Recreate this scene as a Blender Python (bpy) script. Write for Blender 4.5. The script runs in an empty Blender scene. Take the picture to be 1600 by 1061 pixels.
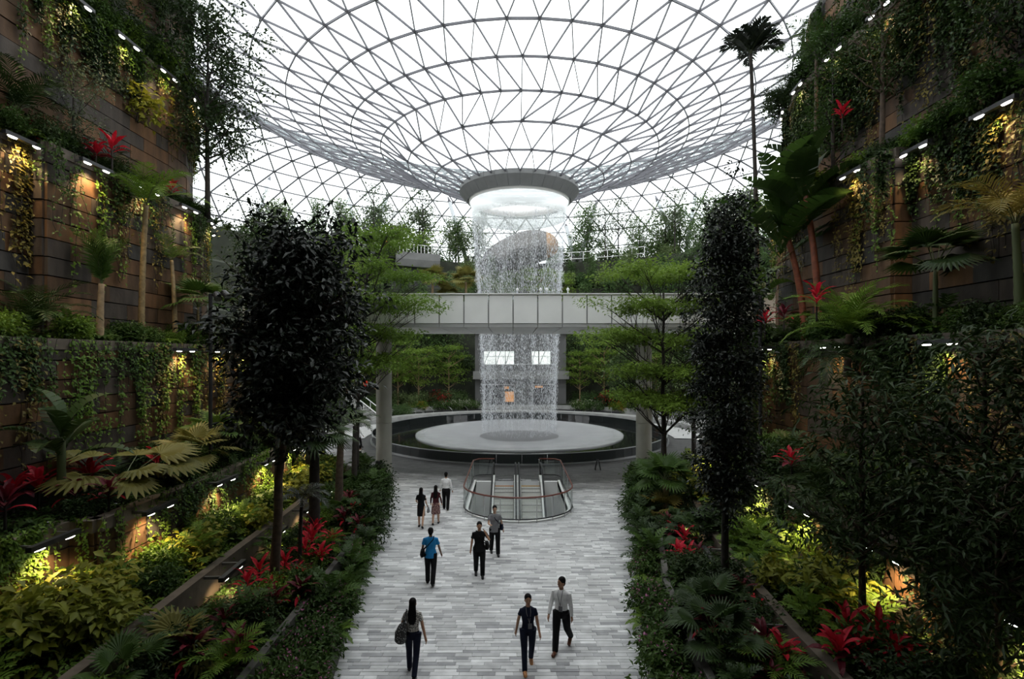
import bpy, math, random
import numpy as np
from mathutils import Vector, Matrix, Euler
rnd = random.Random(11)
nrg = np.random.default_rng(5)
PI = math.pi
scene = bpy.context.scene
col = scene.collection

# ------------------------------------------------------------------ camera, sky, exposure
FOC, HORY, VPX, EYE = 810.0, 558.0, 800.0, 7.0          # measured on the 1600 x 1061 frame
cam_data = bpy.data.cameras.new('camera')
cam_data.sensor_width = 36.0
cam_data.lens = FOC / 1600.0 * 36.0
cam_data.shift_y = (HORY - 530.5) / 1600.0
cam_data.clip_end = 500
cam = bpy.data.objects.new('camera', cam_data)
cam.location = (0, 0, EYE)
cam.rotation_euler = (PI / 2, 0, 0)
col.objects.link(cam)
scene.camera = cam

world = bpy.data.worlds.new('overcast_sky')
scene.world = world
world.use_nodes = True
bg = world.node_tree.nodes['Background']
bg.inputs[0].default_value = (0.97, 0.985, 1.0, 1)
bg.inputs[1].default_value = 2.9

scene.view_settings.view_transform = 'Standard'
scene.view_settings.look = 'None'
scene.view_settings.exposure = 0.0
scene.view_settings.gamma = 1.0
scene.view_settings.use_curve_mapping = False
scene.cycles.max_bounces = 5
scene.cycles.diffuse_bounces = 2
scene.cycles.glossy_bounces = 2
scene.cycles.transmission_bounces = 4
scene.cycles.transparent_max_bounces = 24
scene.cycles.caustics_reflective = False
scene.cycles.caustics_refractive = False
scene.cycles.sample_clamp_indirect = 4.0
scene.cycles.use_adaptive_sampling = True
scene.cycles.adaptive_threshold = 0.03

# ------------------------------------------------------------------ helpers
def at(px, py, d):
    return Vector(((px - VPX) / FOC * d, d, EYE + (HORY - py) / FOC * d))
def on_level(px, py, z=0.0):
    return at(px, py, FOC * (EYE - z) / (py - HORY))

def link(o, parent=None):
    col.objects.link(o)
    if parent is not None:
        o.parent = parent
    return o
def tag(o, label=None, cat=None, group=None, kind=None):
    if label: o['label'] = label
    if cat: o['category'] = cat
    if group: o['group'] = group
    if kind: o['kind'] = kind
    return o
def empty(name, loc=(0, 0, 0), rz=0.0, sc=1.0):
    o = bpy.data.objects.new(name, None)
    o.empty_display_size = 0.1
    o.location = loc
    o.rotation_euler = (0, 0, rz)
    o.scale = (sc, sc, sc)
    return link(o)
def thing(name, label, cat, loc=(0, 0, 0), rz=0.0, group=None, sc=1.0):
    return tag(empty(name, loc, rz, sc), label, cat, group)
ONES = ['', 'first', 'second', 'third', 'fourth', 'fifth', 'sixth', 'seventh', 'eighth', 'ninth', 'tenth', 'eleventh', 'twelfth',
        'thirteenth', 'fourteenth', 'fifteenth', 'sixteenth', 'seventeenth', 'eighteenth', 'nineteenth']
TENS = {2: 'twent', 3: 'thirt', 4: 'fort', 5: 'fift', 6: 'sixt', 7: 'sevent'}
def ordw(n):
    if n < 20: return ONES[n]
    a, b = divmod(n, 10)
    return TENS[a] + 'ieth' if b == 0 else TENS[a] + 'y-' + ONES[b]

# ------------------------------------------------------------------ materials
def nodes_of(name):
    m = bpy.data.materials.new(name)
    m.use_nodes = True
    nt = m.node_tree
    return m, nt, nt.nodes['Principled BSDF'], nt.nodes['Material Output']
def plain(name, rgb, rough=0.6, metal=0.0, noise=0.0, nscale=4.0, spec=0.5, bump=0.0, emit=0.0):
    m, nt, b, out = nodes_of(name)
    b.inputs['Base Color'].default_value = (*rgb, 1)
    b.inputs['Roughness'].default_value = rough
    b.inputs['Metallic'].default_value = metal
    b.inputs['Specular IOR Level'].default_value = spec
    if emit:
        b.inputs['Emission Color'].default_value = (*rgb, 1)
        b.inputs['Emission Strength'].default_value = emit
    if noise or bump:
        g = nt.nodes.new('ShaderNodeNewGeometry')
        n = nt.nodes.new('ShaderNodeTexNoise')
        n.inputs['Scale'].default_value = nscale
        n.inputs['Detail'].default_value = 4
        nt.links.new(g.outputs['Position'], n.inputs['Vector'])
        if noise:
            r = nt.nodes.new('ShaderNodeMapRange')
            r.inputs['From Min'].default_value = 0.3
            r.inputs['From Max'].default_value = 0.7
            r.inputs['To Min'].default_value = 1 - noise
            r.inputs['To Max'].default_value = 1 + noise
            mx = nt.nodes.new('ShaderNodeVectorMath'); mx.operation = 'SCALE'
            mx.inputs[0].default_value = rgb
            nt.links.new(n.outputs['Fac'], r.inputs['Value'])
            nt.links.new(r.outputs[0], mx.inputs['Scale'])
            nt.links.new(mx.outputs[0], b.inputs['Base Color'])
        if bump:
            bp = nt.nodes.new('ShaderNodeBump')
            bp.inputs['Strength'].default_value = bump
            nt.links.new(n.outputs['Fac'], bp.inputs['Height'])
            nt.links.new(bp.outputs[0], b.inputs['Normal'])
    return m
def leafmat(name, c1, c2, trans=0.25, rough=0.5, spec=0.22):
    """two natural leaf tones mixed per plant and by a fine noise"""
    m, nt, b, out = nodes_of(name)
    oi = nt.nodes.new('ShaderNodeObjectInfo')
    g = nt.nodes.new('ShaderNodeNewGeometry')
    n = nt.nodes.new('ShaderNodeTexNoise'); n.inputs['Scale'].default_value = 2.5
    nt.links.new(g.outputs['Position'], n.inputs['Vector'])
    ad = nt.nodes.new('ShaderNodeMath'); ad.operation = 'ADD'
    nt.links.new(oi.outputs['Random'], ad.inputs[0]); nt.links.new(n.outputs['Fac'], ad.inputs[1])
    sb = nt.nodes.new('ShaderNodeMapRange')
    sb.inputs['From Min'].default_value = 0.4; sb.inputs['From Max'].default_value = 1.6
    nt.links.new(ad.outputs[0], sb.inputs['Value'])
    mx = nt.nodes.new('ShaderNodeMix'); mx.data_type = 'RGBA'
    mx.inputs['A'].default_value = (*c1, 1); mx.inputs['B'].default_value = (*c2, 1)
    nt.links.new(sb.outputs[0], mx.inputs['Factor'])
    nt.links.new(mx.outputs['Result'], b.inputs['Base Color'])
    b.inputs['Roughness'].default_value = rough
    b.inputs['Specular IOR Level'].default_value = spec
    t = nt.nodes.new('ShaderNodeBsdfTranslucent')
    nt.links.new(mx.outputs['Result'], t.inputs['Color'])
    ms = nt.nodes.new('ShaderNodeMixShader'); ms.inputs[0].default_value = trans
    nt.links.new(b.outputs[0], ms.inputs[1]); nt.links.new(t.outputs[0], ms.inputs[2])
    nt.links.new(ms.outputs[0], out.inputs['Surface'])
    return m
def glassmat(name, tint, gloss=0.08, rough=0.03, veil=0.0, veilrgb=(1, 1, 1)):
    m, nt, b, out = nodes_of(name)
    nt.nodes.remove(b)
    t = nt.nodes.new('ShaderNodeBsdfTransparent'); t.inputs[0].default_value = (*tint, 1)
    g = nt.nodes.new('ShaderNodeBsdfGlossy'); g.inputs['Roughness'].default_value = rough
    g.inputs[0].default_value = (0.9, 0.95, 0.95, 1)
    ms = nt.nodes.new('ShaderNodeMixShader'); ms.inputs[0].default_value = gloss
    nt.links.new(t.outputs[0], ms.inputs[1]); nt.links.new(g.outputs[0], ms.inputs[2])
    last = ms
    if veil:
        d = nt.nodes.new('ShaderNodeBsdfTranslucent'); d.inputs[0].default_value = (*veilrgb, 1)
        m2 = nt.nodes.new('ShaderNodeMixShader'); m2.inputs[0].default_value = veil
        nt.links.new(ms.outputs[0], m2.inputs[1]); nt.links.new(d.outputs[0], m2.inputs[2])
        last = m2
    nt.links.new(last.outputs[0], out.inputs['Surface'])
    return m
def stonemat(name, tones, streak=True, rough=0.7, bump=0.25):
    """slab stone: one tone for each slab, streaky noise over it"""
    m, nt, b, out = nodes_of(name)
    oi = nt.nodes.new('ShaderNodeObjectInfo')
    cr = nt.nodes.new('ShaderNodeValToRGB')
    cr.color_ramp.interpolation = 'CONSTANT'
    els = cr.color_ramp.elements
    while len(els) < len(tones): els.new(0.5)
    for i, c in enumerate(tones):
        els[i].position = i / len(tones); els[i].color = (*c, 1)
    nt.links.new(oi.outputs['Random'], cr.inputs[0])
    g = nt.nodes.new('ShaderNodeNewGeometry')
    mp = nt.nodes.new('ShaderNodeMapping'); mp.inputs['Scale'].default_value = (1.5, 1.5, 0.35) if streak else (1, 1, 1)
    nt.links.new(g.outputs['Position'], mp.inputs['Vector'])
    n = nt.nodes.new('ShaderNodeTexNoise'); n.inputs['Scale'].default_value = 2.2; n.inputs['Detail'].default_value = 5
    nt.links.new(mp.outputs[0], n.inputs['Vector'])
    r = nt.nodes.new('ShaderNodeMapRange'); r.inputs['From Min'].default_value = 0.3; r.inputs['From Max'].default_value = 0.7
    r.inputs['To Min'].default_value = 0.6; r.inputs['To Max'].default_value = 1.35
    nt.links.new(n.outputs['Fac'], r.inputs['Value'])
    v = nt.nodes.new('ShaderNodeVectorMath'); v.operation = 'SCALE'
    nt.links.new(cr.outputs[0], v.inputs[0]); nt.links.new(r.outputs[0], v.inputs['Scale'])
    nt.links.new(v.outputs[0], b.inputs['Base Color'])
    b.inputs['Roughness'].default_value = rough
    b.inputs['Specular IOR Level'].default_value = 0.3
    n2 = nt.nodes.new('ShaderNodeTexNoise'); n2.inputs['Scale'].default_value = 9; n2.inputs['Detail'].default_value = 4
    nt.links.new(g.outputs['Position'], n2.inputs['Vector'])
    bp = nt.nodes.new('ShaderNodeBump'); bp.inputs['Strength'].default_value = bump; bp.inputs['Distance'].default_value = 0.03
    nt.links.new(n2.outputs['Fac'], bp.inputs['Height']); nt.links.new(bp.outputs[0], b.inputs['Normal'])
    return m

M = {}
M['steel'] = plain('dome_steel', (0.16, 0.16, 0.18), 0.5)
M['node_steel'] = plain('strut_steel', (0.55, 0.58, 0.60), 0.4)
M['pane'] = glassmat('dome_glass', (0.97, 0.985, 0.985), 0.05)
M['ringgrey'] = plain('oculus_fascia', (0.17, 0.175, 0.175), 0.5, noise=0.06, nscale=2)
M['ringwhite'] = glassmat('oculus_acrylic', (0.95, 0.97, 0.97), 0.05, veil=0.5, veilrgb=(0.95, 0.97, 0.97))
M['bridge'] = plain('bridge_cladding', (0.86, 0.86, 0.84), 0.55, noise=0.05, nscale=0.7)
M['bridgedark'] = plain('bridge_lip', (0.42, 0.42, 0.41), 0.6)
M['column'] = plain('column_paint', (0.33, 0.325, 0.28), 0.6, noise=0.08, nscale=1.2)
M['black'] = plain('black_plastic', (0.012, 0.012, 0.013), 0.5)
M['darkmetal'] = plain('dark_metal', (0.022, 0.022, 0.024), 0.45, noise=0.2, nscale=6)
M['bracket'] = plain('bracket_metal', (0.10, 0.095, 0.09), 0.5)
M['lens'] = plain('lamp_lens', (1.0, 0.97, 0.93), 0.4, emit=9.0)
M['warmlens'] = plain('warm_lamp_lens', (1.0, 0.78, 0.42), 0.4, emit=7.0)
M['concrete'] = plain('concrete_kerb', (0.085, 0.08, 0.072), 0.8, noise=0.35, nscale=3, bump=0.3)
M['coping'] = plain('stone_coping', (0.095, 0.075, 0.056), 0.8, noise=0.35, nscale=2.5, bump=0.3)
M['soil'] = plain('soil', (0.025, 0.018, 0.012), 0.95, noise=0.4, nscale=5, bump=0.6, spec=0.1)
M['wallstone'] = stonemat('wall_slab_stone', [(0.075, 0.042, 0.022), (0.115, 0.058, 0.026), (0.055, 0.044, 0.036), (0.14, 0.072, 0.032),
                                              (0.045, 0.041, 0.038), (0.09, 0.05, 0.025), (0.06, 0.047, 0.038)])
M['wallback'] = plain('wall_joint', (0.012, 0.010, 0.009), 0.95)
M['bark'] = plain('bark', (0.075, 0.05, 0.033), 0.85, noise=0.4, nscale=8, bump=0.5)
M['barkdark'] = plain('dark_bark', (0.028, 0.022, 0.018), 0.85, noise=0.4, nscale=8, bump=0.5)
M['barkpale'] = plain('pale_bark', (0.26, 0.18, 0.10), 0.8, noise=0.3, nscale=7, bump=0.4)
M['barkred'] = plain('red_crownshaft', (0.20, 0.055, 0.025), 0.5, noise=0.35, nscale=6)
M['cane'] = plain('palm_cane', (0.20, 0.14, 0.06), 0.6, noise=0.35, nscale=10)
M['greenstem'] = plain('green_stem', (0.07, 0.09, 0.03), 0.6)
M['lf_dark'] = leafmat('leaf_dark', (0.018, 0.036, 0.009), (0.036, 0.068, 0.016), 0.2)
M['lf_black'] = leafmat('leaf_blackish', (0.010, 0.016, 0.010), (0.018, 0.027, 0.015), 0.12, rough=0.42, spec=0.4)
M['lf_mid'] = leafmat('leaf_mid', (0.030, 0.066, 0.012), (0.065, 0.12, 0.022), 0.3)
M['lf_bright'] = leafmat('leaf_bright', (0.085, 0.16, 0.018), (0.15, 0.24, 0.03), 0.35)
M['lf_tier'] = leafmat('leaf_tiered', (0.13, 0.22, 0.03), (0.22, 0.32, 0.05), 0.45)
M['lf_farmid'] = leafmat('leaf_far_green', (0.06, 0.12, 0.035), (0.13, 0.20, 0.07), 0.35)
M['lf_lime'] = leafmat('leaf_lime', (0.16, 0.19, 0.02), (0.27, 0.27, 0.035), 0.35)
M['lf_grey'] = leafmat('leaf_greygreen', (0.07, 0.10, 0.055), (0.13, 0.16, 0.09), 0.3)
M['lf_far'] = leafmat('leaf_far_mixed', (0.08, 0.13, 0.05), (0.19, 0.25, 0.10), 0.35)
M['lf_olive'] = leafmat('leaf_olive', (0.12, 0.10, 0.02), (0.20, 0.16, 0.035), 0.3)
M['lf_pale'] = leafmat('leaf_pale_palm', (0.13, 0.13, 0.03), (0.21, 0.19, 0.05), 0.3)
M['lf_red'] = leafmat('leaf_red', (0.42, 0.010, 0.022), (0.62, 0.022, 0.05), 0.3)
M['lf_wine'] = leafmat('leaf_wine', (0.07, 0.010, 0.016), (0.17, 0.014, 0.028), 0.25)
M['petal_pink'] = leafmat('petal_pink', (0.36, 0.10, 0.22), (0.50, 0.20, 0.36), 0.3)
M['petal_white'] = leafmat('petal_white', (0.6, 0.6, 0.5), (0.75, 0.72, 0.6), 0.3)
M['petal_yellow'] = leafmat('petal_yellow', (0.55, 0.35, 0.03), (0.65, 0.2, 0.02), 0.3)

# ------------------------------------------------------------------ mesh builder
class MB:
    def __init__(s): s.v = []; s.f = []
    def add(s, vs, fs):
        o = len(s.v)
        s.v.extend([tuple(p) for p in vs]); s.f.extend([tuple(i + o for i in f) for f in fs])
    def box(s, c, size, rz=0.0, mat=None):
        x, y, z = (q / 2 for q in size)
        vs = [Vector((a * x, b * y, e * z)) for a in (-1, 1) for b in (-1, 1) for e in (-1, 1)]
        m = mat if mat is not None else Matrix.Rotation(rz, 3, 'Z')
        vs = [m @ p + Vector(c) for p in vs]
        s.add(vs, [(0, 1, 3, 2), (4, 6, 7, 5), (0, 4, 5, 1), (2, 3, 7, 6), (0, 2, 6, 4), (1, 5, 7, 3)])
    def bar(s, a, b, w, h, up=(0, 0, 1)):
        a, b = Vector(a), Vector(b); d = b - a; L = d.length
        if L < 1e-6: return
        d /= L; u = Vector(up); r = d.cross(u)
        if r.length < 1e-4: r = d.cross(Vector((1, 0, 0)))
        r.normalize(); u = r.cross(d)
        vs = []
        for p in (a, b):
            for e, g in ((-1, -1), (1, -1), (1, 1), (-1, 1)):
                vs.append(p + r * (w / 2 * e) + u * (h / 2 * g))
        s.add(vs, [(3, 2, 1, 0), (4, 5, 6, 7), (0, 1, 5, 4), (1, 2, 6, 5), (2, 3, 7, 6), (3, 0, 4, 7)])
    def tube(s, pts, rad, n=6, cap=True):
        pts = [Vector(p) for p in pts]
        if not hasattr(rad, '__len__'): rad = [rad] * len(pts)
        vs = []; fs = []; ref = Vector((0.31, 0.17, 0.93))
        k = len(pts)
        for i, p in enumerate(pts):
            t = (pts[min(i + 1, k - 1)] - pts[max(i - 1, 0)])
            t = t.normalized() if t.length > 1e-9 else Vector((0, 0, 1))
            a = t.cross(ref)
            if a.length < 0.05: a = t.cross(Vector((1, 0, 0)))
            a.normalize(); b = t.cross(a)
            r = rad[i]
            rx, ry = r if isinstance(r, tuple) else (r, r)
            for j in range(n):
                q = 2 * PI * j / n
                vs.append(p + a * (math.cos(q) * rx) + b * (math.sin(q) * ry))
        for i in range(k - 1):
            for j in range(n):
                fs.append((i * n + j, i * n + (j + 1) % n, (i + 1) * n + (j + 1) % n, (i + 1) * n + j))
        if cap:
            fs.append(tuple(range(n - 1, -1, -1))); fs.append(tuple((k - 1) * n + j for j in range(n)))
        s.add(vs, fs)
    def rings(s, rr, n=16, cap=True):
        """rr: list of (centre, rx, ry) horizontal rings"""
        vs = []; fs = []; k = len(rr)
        for c, rx, ry in rr:
            for j in range(n):
                q = 2 * PI * j / n
                vs.append((c[0] + math.cos(q) * rx, c[1] + math.sin(q) * ry, c[2]))
        for i in range(k - 1):
            for j in range(n):
                fs.append((i * n + j, i * n + (j + 1) % n, (i + 1) * n + (j + 1) % n, (i + 1) * n + j))
        if cap:
            fs.append(tuple(range(n - 1, -1, -1))); fs.append(tuple((k - 1) * n + j for j in range(n)))
        s.add(vs, fs)
    def lathe(s, prof, n=64, a0=0.0, a1=2 * PI, closed=False):
        full = abs(a1 - a0 - 2 * PI) < 1e-6
        na = n if full else n + 1
        vs = [(r * math.cos(a0 + (a1 - a0) * j / n), r * math.sin(a0 + (a1 - a0) * j / n), z) for r, z in prof for j in range(na)]
        fs = []; k = len(prof)
        for i in range(k if closed else k - 1):
            i2 = (i + 1) % k
            for j in range(n):
                j2 = (j + 1) % na
                fs.append((i * na + j, i * na + j2, i2 * na + j2, i2 * na + j))
        s.add(vs, fs)
    def ball(s, c, r, seg=10, rg=7, rot=None):
        rx, ry, rz = r if hasattr(r, '__len__') else (r, r, r)
        vs = [Vector((0, 0, rz))]
        for i in range(1, rg):
            p = PI * i / rg
            for j in range(seg):
                q = 2 * PI * j / seg
                vs.append(Vector((rx * math.sin(p) * math.cos(q), ry * math.sin(p) * math.sin(q), rz * math.cos(p))))
        vs.append(Vector((0, 0, -rz)))
        if rot is not None: vs = [rot @ p for p in vs]
        vs = [p + Vector(c) for p in vs]
        fs = [(0, 1 + j, 1 + (j + 1) % seg) for j in range(seg)]
        for i in range(rg - 2):
            for j in range(seg):
                fs.append((1 + i * seg + j, 1 + (i + 1) * seg + j, 1 + (i + 1) * seg + (j + 1) % seg, 1 + i * seg + (j + 1) % seg))
        L = len(vs) - 1
        fs += [(L, 1 + (rg - 2) * seg + (j + 1) % seg, 1 + (rg - 2) * seg + j) for j in range(seg)]
        s.add(vs, fs)
    def mesh(s, name, mat, smooth=False):
        me = bpy.data.meshes.new(name)
        me.from_pydata(s.v, [], s.f)
        if mat is not None: me.materials.append(mat)
        if smooth: me.polygons.foreach_set('use_smooth', [True] * len(me.polygons))
        me.update()
        return me
    def build(s, name, mat, parent=None, smooth=False):
        return link(bpy.data.objects.new(name, s.mesh(name, mat, smooth)), parent)

def fast_mesh(name, verts, quads, mat, smooth=False):
    me = bpy.data.meshes.new(name)
    n, k = quads.shape
    me.vertices.add(len(verts)); me.vertices.foreach_set('co', np.asarray(verts, dtype=np.float32).ravel())
    me.loops.add(n * k); me.loops.foreach_set('vertex_index', quads.astype(np.int32).ravel())
    me.polygons.add(n)
    me.polygons.foreach_set('loop_start', np.arange(0, n * k, k, dtype=np.int32))
    me.polygons.foreach_set('loop_total', np.full(n, k, dtype=np.int32))
    if smooth: me.polygons.foreach_set('use_smooth', np.ones(n, dtype=bool))
    me.materials.append(mat)
    me.update(calc_edges=True); me.validate()
    return me
def nrm(a): return a / np.maximum(np.linalg.norm(a, axis=1, keepdims=True), 1e-9)
def leaf_arrays(pos, direc, normal, L, W, fold=0.25):
    """pointed folded leaves: 6 points, 2 quads each"""
    d = nrm(direc); s = nrm(np.cross(d, normal)); u = np.cross(s, d)
    L = L[:, None]; W = W[:, None]
    b = pos; m = pos + d * L * 0.5 + u * 0 ; t = pos + d * L - u * L * 0.18
    l = m + s * W * 0.5 + u * W * fold; r = m - s * W * 0.5 + u * W * fold
    mid = m
    V = np.stack([b, l, t, r, mid], axis=1).reshape(-1, 3)
    n = len(pos); o = np.arange(n)[:, None] * 5
    Q = np.concatenate([o + np.array([[0, 4, 2, 1]]), o + np.array([[0, 3, 2, 4]])], axis=1).reshape(-1, 4)
    return V, Q
def cloud(centres, per, spread, L, W, flat=0.0, droop=0.2, rg=nrg, outward=None):
    c = np.repeat(np.asarray(centres, dtype=float), per, axis=0)
    n = len(c)
    off = rg.normal(size=(n, 3)) * np.asarray(spread)
    pos = c + off
    direc = nrm(off + 1e-6) + rg.normal(size=(n, 3)) * 0.6
    direc[:, 2] = direc[:, 2] * (1 - flat) - droop
    nor = rg.normal(size=(n, 3)) * (1 - flat) * 0.8 + np.array([0, 0, 1.0])
    Ls = L * rg.uniform(0.65, 1.25, n); Ws = W * rg.uniform(0.75, 1.2, n)
    return leaf_arrays(pos, direc, nor, Ls, Ws)

# ------------------------------------------------------------------ the glass dome (ceiling)
FX, FY = 0.64, 46.2                                   # axis of the fountain and the dome
PROF = [(5.25, 21.75), (7.5, 22.5), (9.75, 23.6), (12.0, 24.6), (14.35, 25.5), (16.7, 26.3), (19.1, 27.0), (21.5, 27.8), (24.0, 28.9),
        (26.5, 30.3), (29, 31.9), (31.5, 33.6), (34, 35.2), (36.3, 36.4), (38.6, 37.2), (41, 37.5), (43.2, 37.1), (45.3, 36.1), (47.2, 34.5), (48.9, 32.4), (50.3, 30.0),
        (51.5, 27.3), (52.6, 24.5), (53.5, 21.6), (54.3, 18.6)]
CNT = [28, 28, 28, 56, 56, 56, 56, 56, 56] + [80] * 16
ceiling = tag(empty('ceiling', (FX, FY, 0)), 'triangulated glass and steel dome funnelling down to the round opening', None, kind='structure')
ring_pts = []
for i, ((r, z), n) in enumerate(zip(PROF, CNT)):
    off = 0.5 * (i % 2) if i not in (2, 3) else 0.0
    if i == 2: off = 0.0
    ring_pts.append([(2 * PI * (k + off) / n, r, z) for k in range(n)])
def cyl(p): return Vector((p[1] * math.cos(p[0]), p[1] * math.sin(p[0]), p[2]))
def in_band(i):
    """triangles between ring i and ring i+1"""
    A, B = ring_pts[i], ring_pts[i + 1]
    a = b = 0; out = []
    # start both at the closest angle
    while a < len(A) or b < len(B):
        ta = A[(a + 1) % len(A)][0] + (2 * PI if a + 1 >= len(A) else 0)
        tb = B[(b + 1) % len(B)][0] + (2 * PI if b + 1 >= len(B) else 0)
        if b >= len(B) or (a < len(A) and ta <= tb + 1e-6 and not (abs(ta - tb) < 1e-6 and b < len(B) and len(B) > len(A))):
            out.append((('a', a % len(A)), ('a', (a + 1) % len(A)), ('b', b % len(B)))); a += 1
        else:
            out.append((('a', a % len(A)), ('b', (b + 1) % len(B)), ('b', b % len(B)))); b += 1
    return [tuple(A[k] if w == 'a' else B[k] for w, k in t) for t in out]
def surf_n(p):
    return (Vector((FX - FX, 0, 0)) + Vector((0, 0, 1)))
panes = []
for i in range(len(PROF) - 1):
    tris = in_band(i)
    bars = set()
    for t in tris:
        panes.append((i, t))
        for p, q in ((0, 1), (1, 2), (2, 0)):
            if t[p][1] != t[q][1]:
                bars.add(tuple(sorted((t[p], t[q]))))
    w = 0.06 if i < 9 else 0.19
    m = MB()
    for p, q in sorted(bars):
        a, b = cyl(p), cyl(q)
        mid = (a + b) / 2
        dr = (PROF[i + 1][1] - PROF[i][1]) / (PROF[i + 1][0] - PROF[i][0])
        rad = Vector((mid.x, mid.y, 0)).normalized()
        m.bar(a, b, w, 0.14, (rad * -dr + Vector((0, 0, 1))))
    tag(m.build('lattice_bars', M['steel'], ceiling), kind='stuff')
for i, ring in enumerate(ring_pts):
    m = MB(); n = len(ring)
    w = 0.075 if i < 9 else 0.17
    for k in range(n):
        m.bar(cyl(ring[k]), cyl(ring[(k + 1) % n]), w, 0.15)
    m.build('ring_beam', M['steel'], ceiling)
def pane_prism(t, grow=0.985):
    ps = [cyl(p) for p in t]
    c = (ps[0] + ps[1] + ps[2]) / 3
    n = (ps[1] - ps[0]).cross(ps[2] - ps[0]).normalized()
    if n.z < 0: n = -n
    ps = [c + (p - c) * grow + n * 0.12 for p in ps]
    return [p for p in ps] + [p + n * 0.03 for p in ps], [(0, 1, 2), (5, 4, 3), (0, 3, 4, 1), (1, 4, 5, 2), (2, 5, 3, 0)]
def seen_size(t):
    xs = []; ys = []
    for p in t:
        c = cyl(p); d = c.y + FY
        if d < 4: return 0
        xs.append(VPX + FOC * (c.x + FX) / d); ys.append(HORY - FOC * (c.z - EYE) / d)
    if min(xs) > 1500 or max(xs) < 100 or max(ys) < 5: return 0
    return abs((xs[1] - xs[0]) * (ys[2] - ys[0]) - (xs[2] - xs[0]) * (ys[1] - ys[0]))
panes.sort(key=lambda q: -seen_size(q[1]))
for i, t in panes[:300]:
    m = MB(); m.add(*pane_prism(t)); m.build('glass_pane', M['pane'], ceiling)
m = MB()
for i, t in panes[300:]:
    m.add(*pane_prism(t))
tag(m.build('glass_panes', M['pane'], ceiling), kind='stuff')

# oculus
oc = thing('oculus_ring', 'grey ring around the round opening at the bottom of the glass funnel', 'roof opening', (FX, FY, 0))
for k in range(32):
    m = MB()
    m.lathe([(5.28, 21.95), (5.3, 21.55), (4.62, 20.75), (4.55, 20.8), (4.5, 21.9)], 2, 2 * PI * (k + 0.012) / 32, 2 * PI * (k + 0.988) / 32, closed=True)
    m.build('fascia_panel', M['ringgrey'], oc)
m = MB(); m.lathe([(4.5, 21.9), (4.46, 20.6), (4.38, 20.6), (4.42, 21.9)], 64, closed=True)
m.build('inner_ring', M['bridge'], oc, True)
m = MB(); m.lathe([(5.2, 21.9), (5.2, 21.6), (4.6, 20.85), (4.56, 21.9)], 64, closed=True); m.build('ring_core', M['steel'], oc, True)
m = MB(); m.lathe([(4.38, 20.7), (4.22, 20.0), (4.1, 19.3), (4.06, 19.3), (4.18, 20.0), (4.32, 20.7)], 64, closed=True)
m.build('acrylic_funnel', M['ringwhite'], oc, True)
m = MB(); m.lathe([(0.9, 22.0), (0.9, 22.06), (0.8, 22.06), (0.8, 22.0)], 32, closed=True)
for k in range(6):
    q = 2 * PI * k / 6
    m.bar((0.85 * math.cos(q), 0.85 * math.sin(q), 22.03), (4.5 * math.cos(q), 4.5 * math.sin(q), 22.0), 0.012, 0.012)
m.build('cable_hub', M['node_steel'], oc)

# ------------------------------------------------------------------ floor
ESC_X, ESC_Y0, ESC_Y1, ESC_W = 0.28, 22.0, 29.3, 2.3   # escalator opening
ES_R = 2.3
def opening_outline(grow=0.0, n=18):
    """U outline, round towards the camera, square at the far end"""
    pts = [(ESC_X + (ESC_W + grow), ESC_Y1)]
    yc = ESC_Y0 + 2.0
    for k in range(n + 1):
        q = -PI * k / n
        pts.append((ESC_X + (ESC_W + grow) * math.cos(q), yc + (2.0 + grow) * math.sin(q)))
    pts.append((ESC_X - (ESC_W + grow), ESC_Y1))
    return pts
def in_opening(x, y, grow=0.0):
    if abs(x - ESC_X) > ESC_W + grow or y > ESC_Y1: return False
    yc = ESC_Y0 + 2.0
    if y >= yc: return True
    return ((x - ESC_X) / (ESC_W + grow)) ** 2 + ((y - yc) / (2.0 + grow)) ** 2 < 1
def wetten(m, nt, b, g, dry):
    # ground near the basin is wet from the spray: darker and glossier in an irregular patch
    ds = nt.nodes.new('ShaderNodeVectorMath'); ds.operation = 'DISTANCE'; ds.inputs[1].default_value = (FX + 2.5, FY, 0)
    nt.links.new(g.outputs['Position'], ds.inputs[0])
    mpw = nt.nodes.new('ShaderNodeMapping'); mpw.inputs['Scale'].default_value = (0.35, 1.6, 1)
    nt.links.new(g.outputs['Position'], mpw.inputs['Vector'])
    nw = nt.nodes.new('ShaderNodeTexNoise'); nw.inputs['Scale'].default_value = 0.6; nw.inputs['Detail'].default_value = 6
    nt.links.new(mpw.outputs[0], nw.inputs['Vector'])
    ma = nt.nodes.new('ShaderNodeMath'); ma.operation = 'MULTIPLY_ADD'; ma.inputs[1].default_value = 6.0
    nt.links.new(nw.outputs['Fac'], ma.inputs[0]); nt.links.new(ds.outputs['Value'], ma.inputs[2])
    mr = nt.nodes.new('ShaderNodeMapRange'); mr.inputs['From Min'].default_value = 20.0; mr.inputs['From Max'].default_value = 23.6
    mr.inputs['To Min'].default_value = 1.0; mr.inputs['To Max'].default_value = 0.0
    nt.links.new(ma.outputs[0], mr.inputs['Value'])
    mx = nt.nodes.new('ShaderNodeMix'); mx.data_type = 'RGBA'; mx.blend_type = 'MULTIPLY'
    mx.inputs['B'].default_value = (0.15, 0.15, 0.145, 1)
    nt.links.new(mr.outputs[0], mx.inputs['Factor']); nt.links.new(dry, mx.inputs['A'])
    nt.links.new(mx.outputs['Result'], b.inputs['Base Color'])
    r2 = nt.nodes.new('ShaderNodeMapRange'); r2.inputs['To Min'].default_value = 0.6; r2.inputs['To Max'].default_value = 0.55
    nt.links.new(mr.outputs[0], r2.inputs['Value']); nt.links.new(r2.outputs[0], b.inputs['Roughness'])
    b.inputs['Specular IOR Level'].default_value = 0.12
    return m
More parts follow.
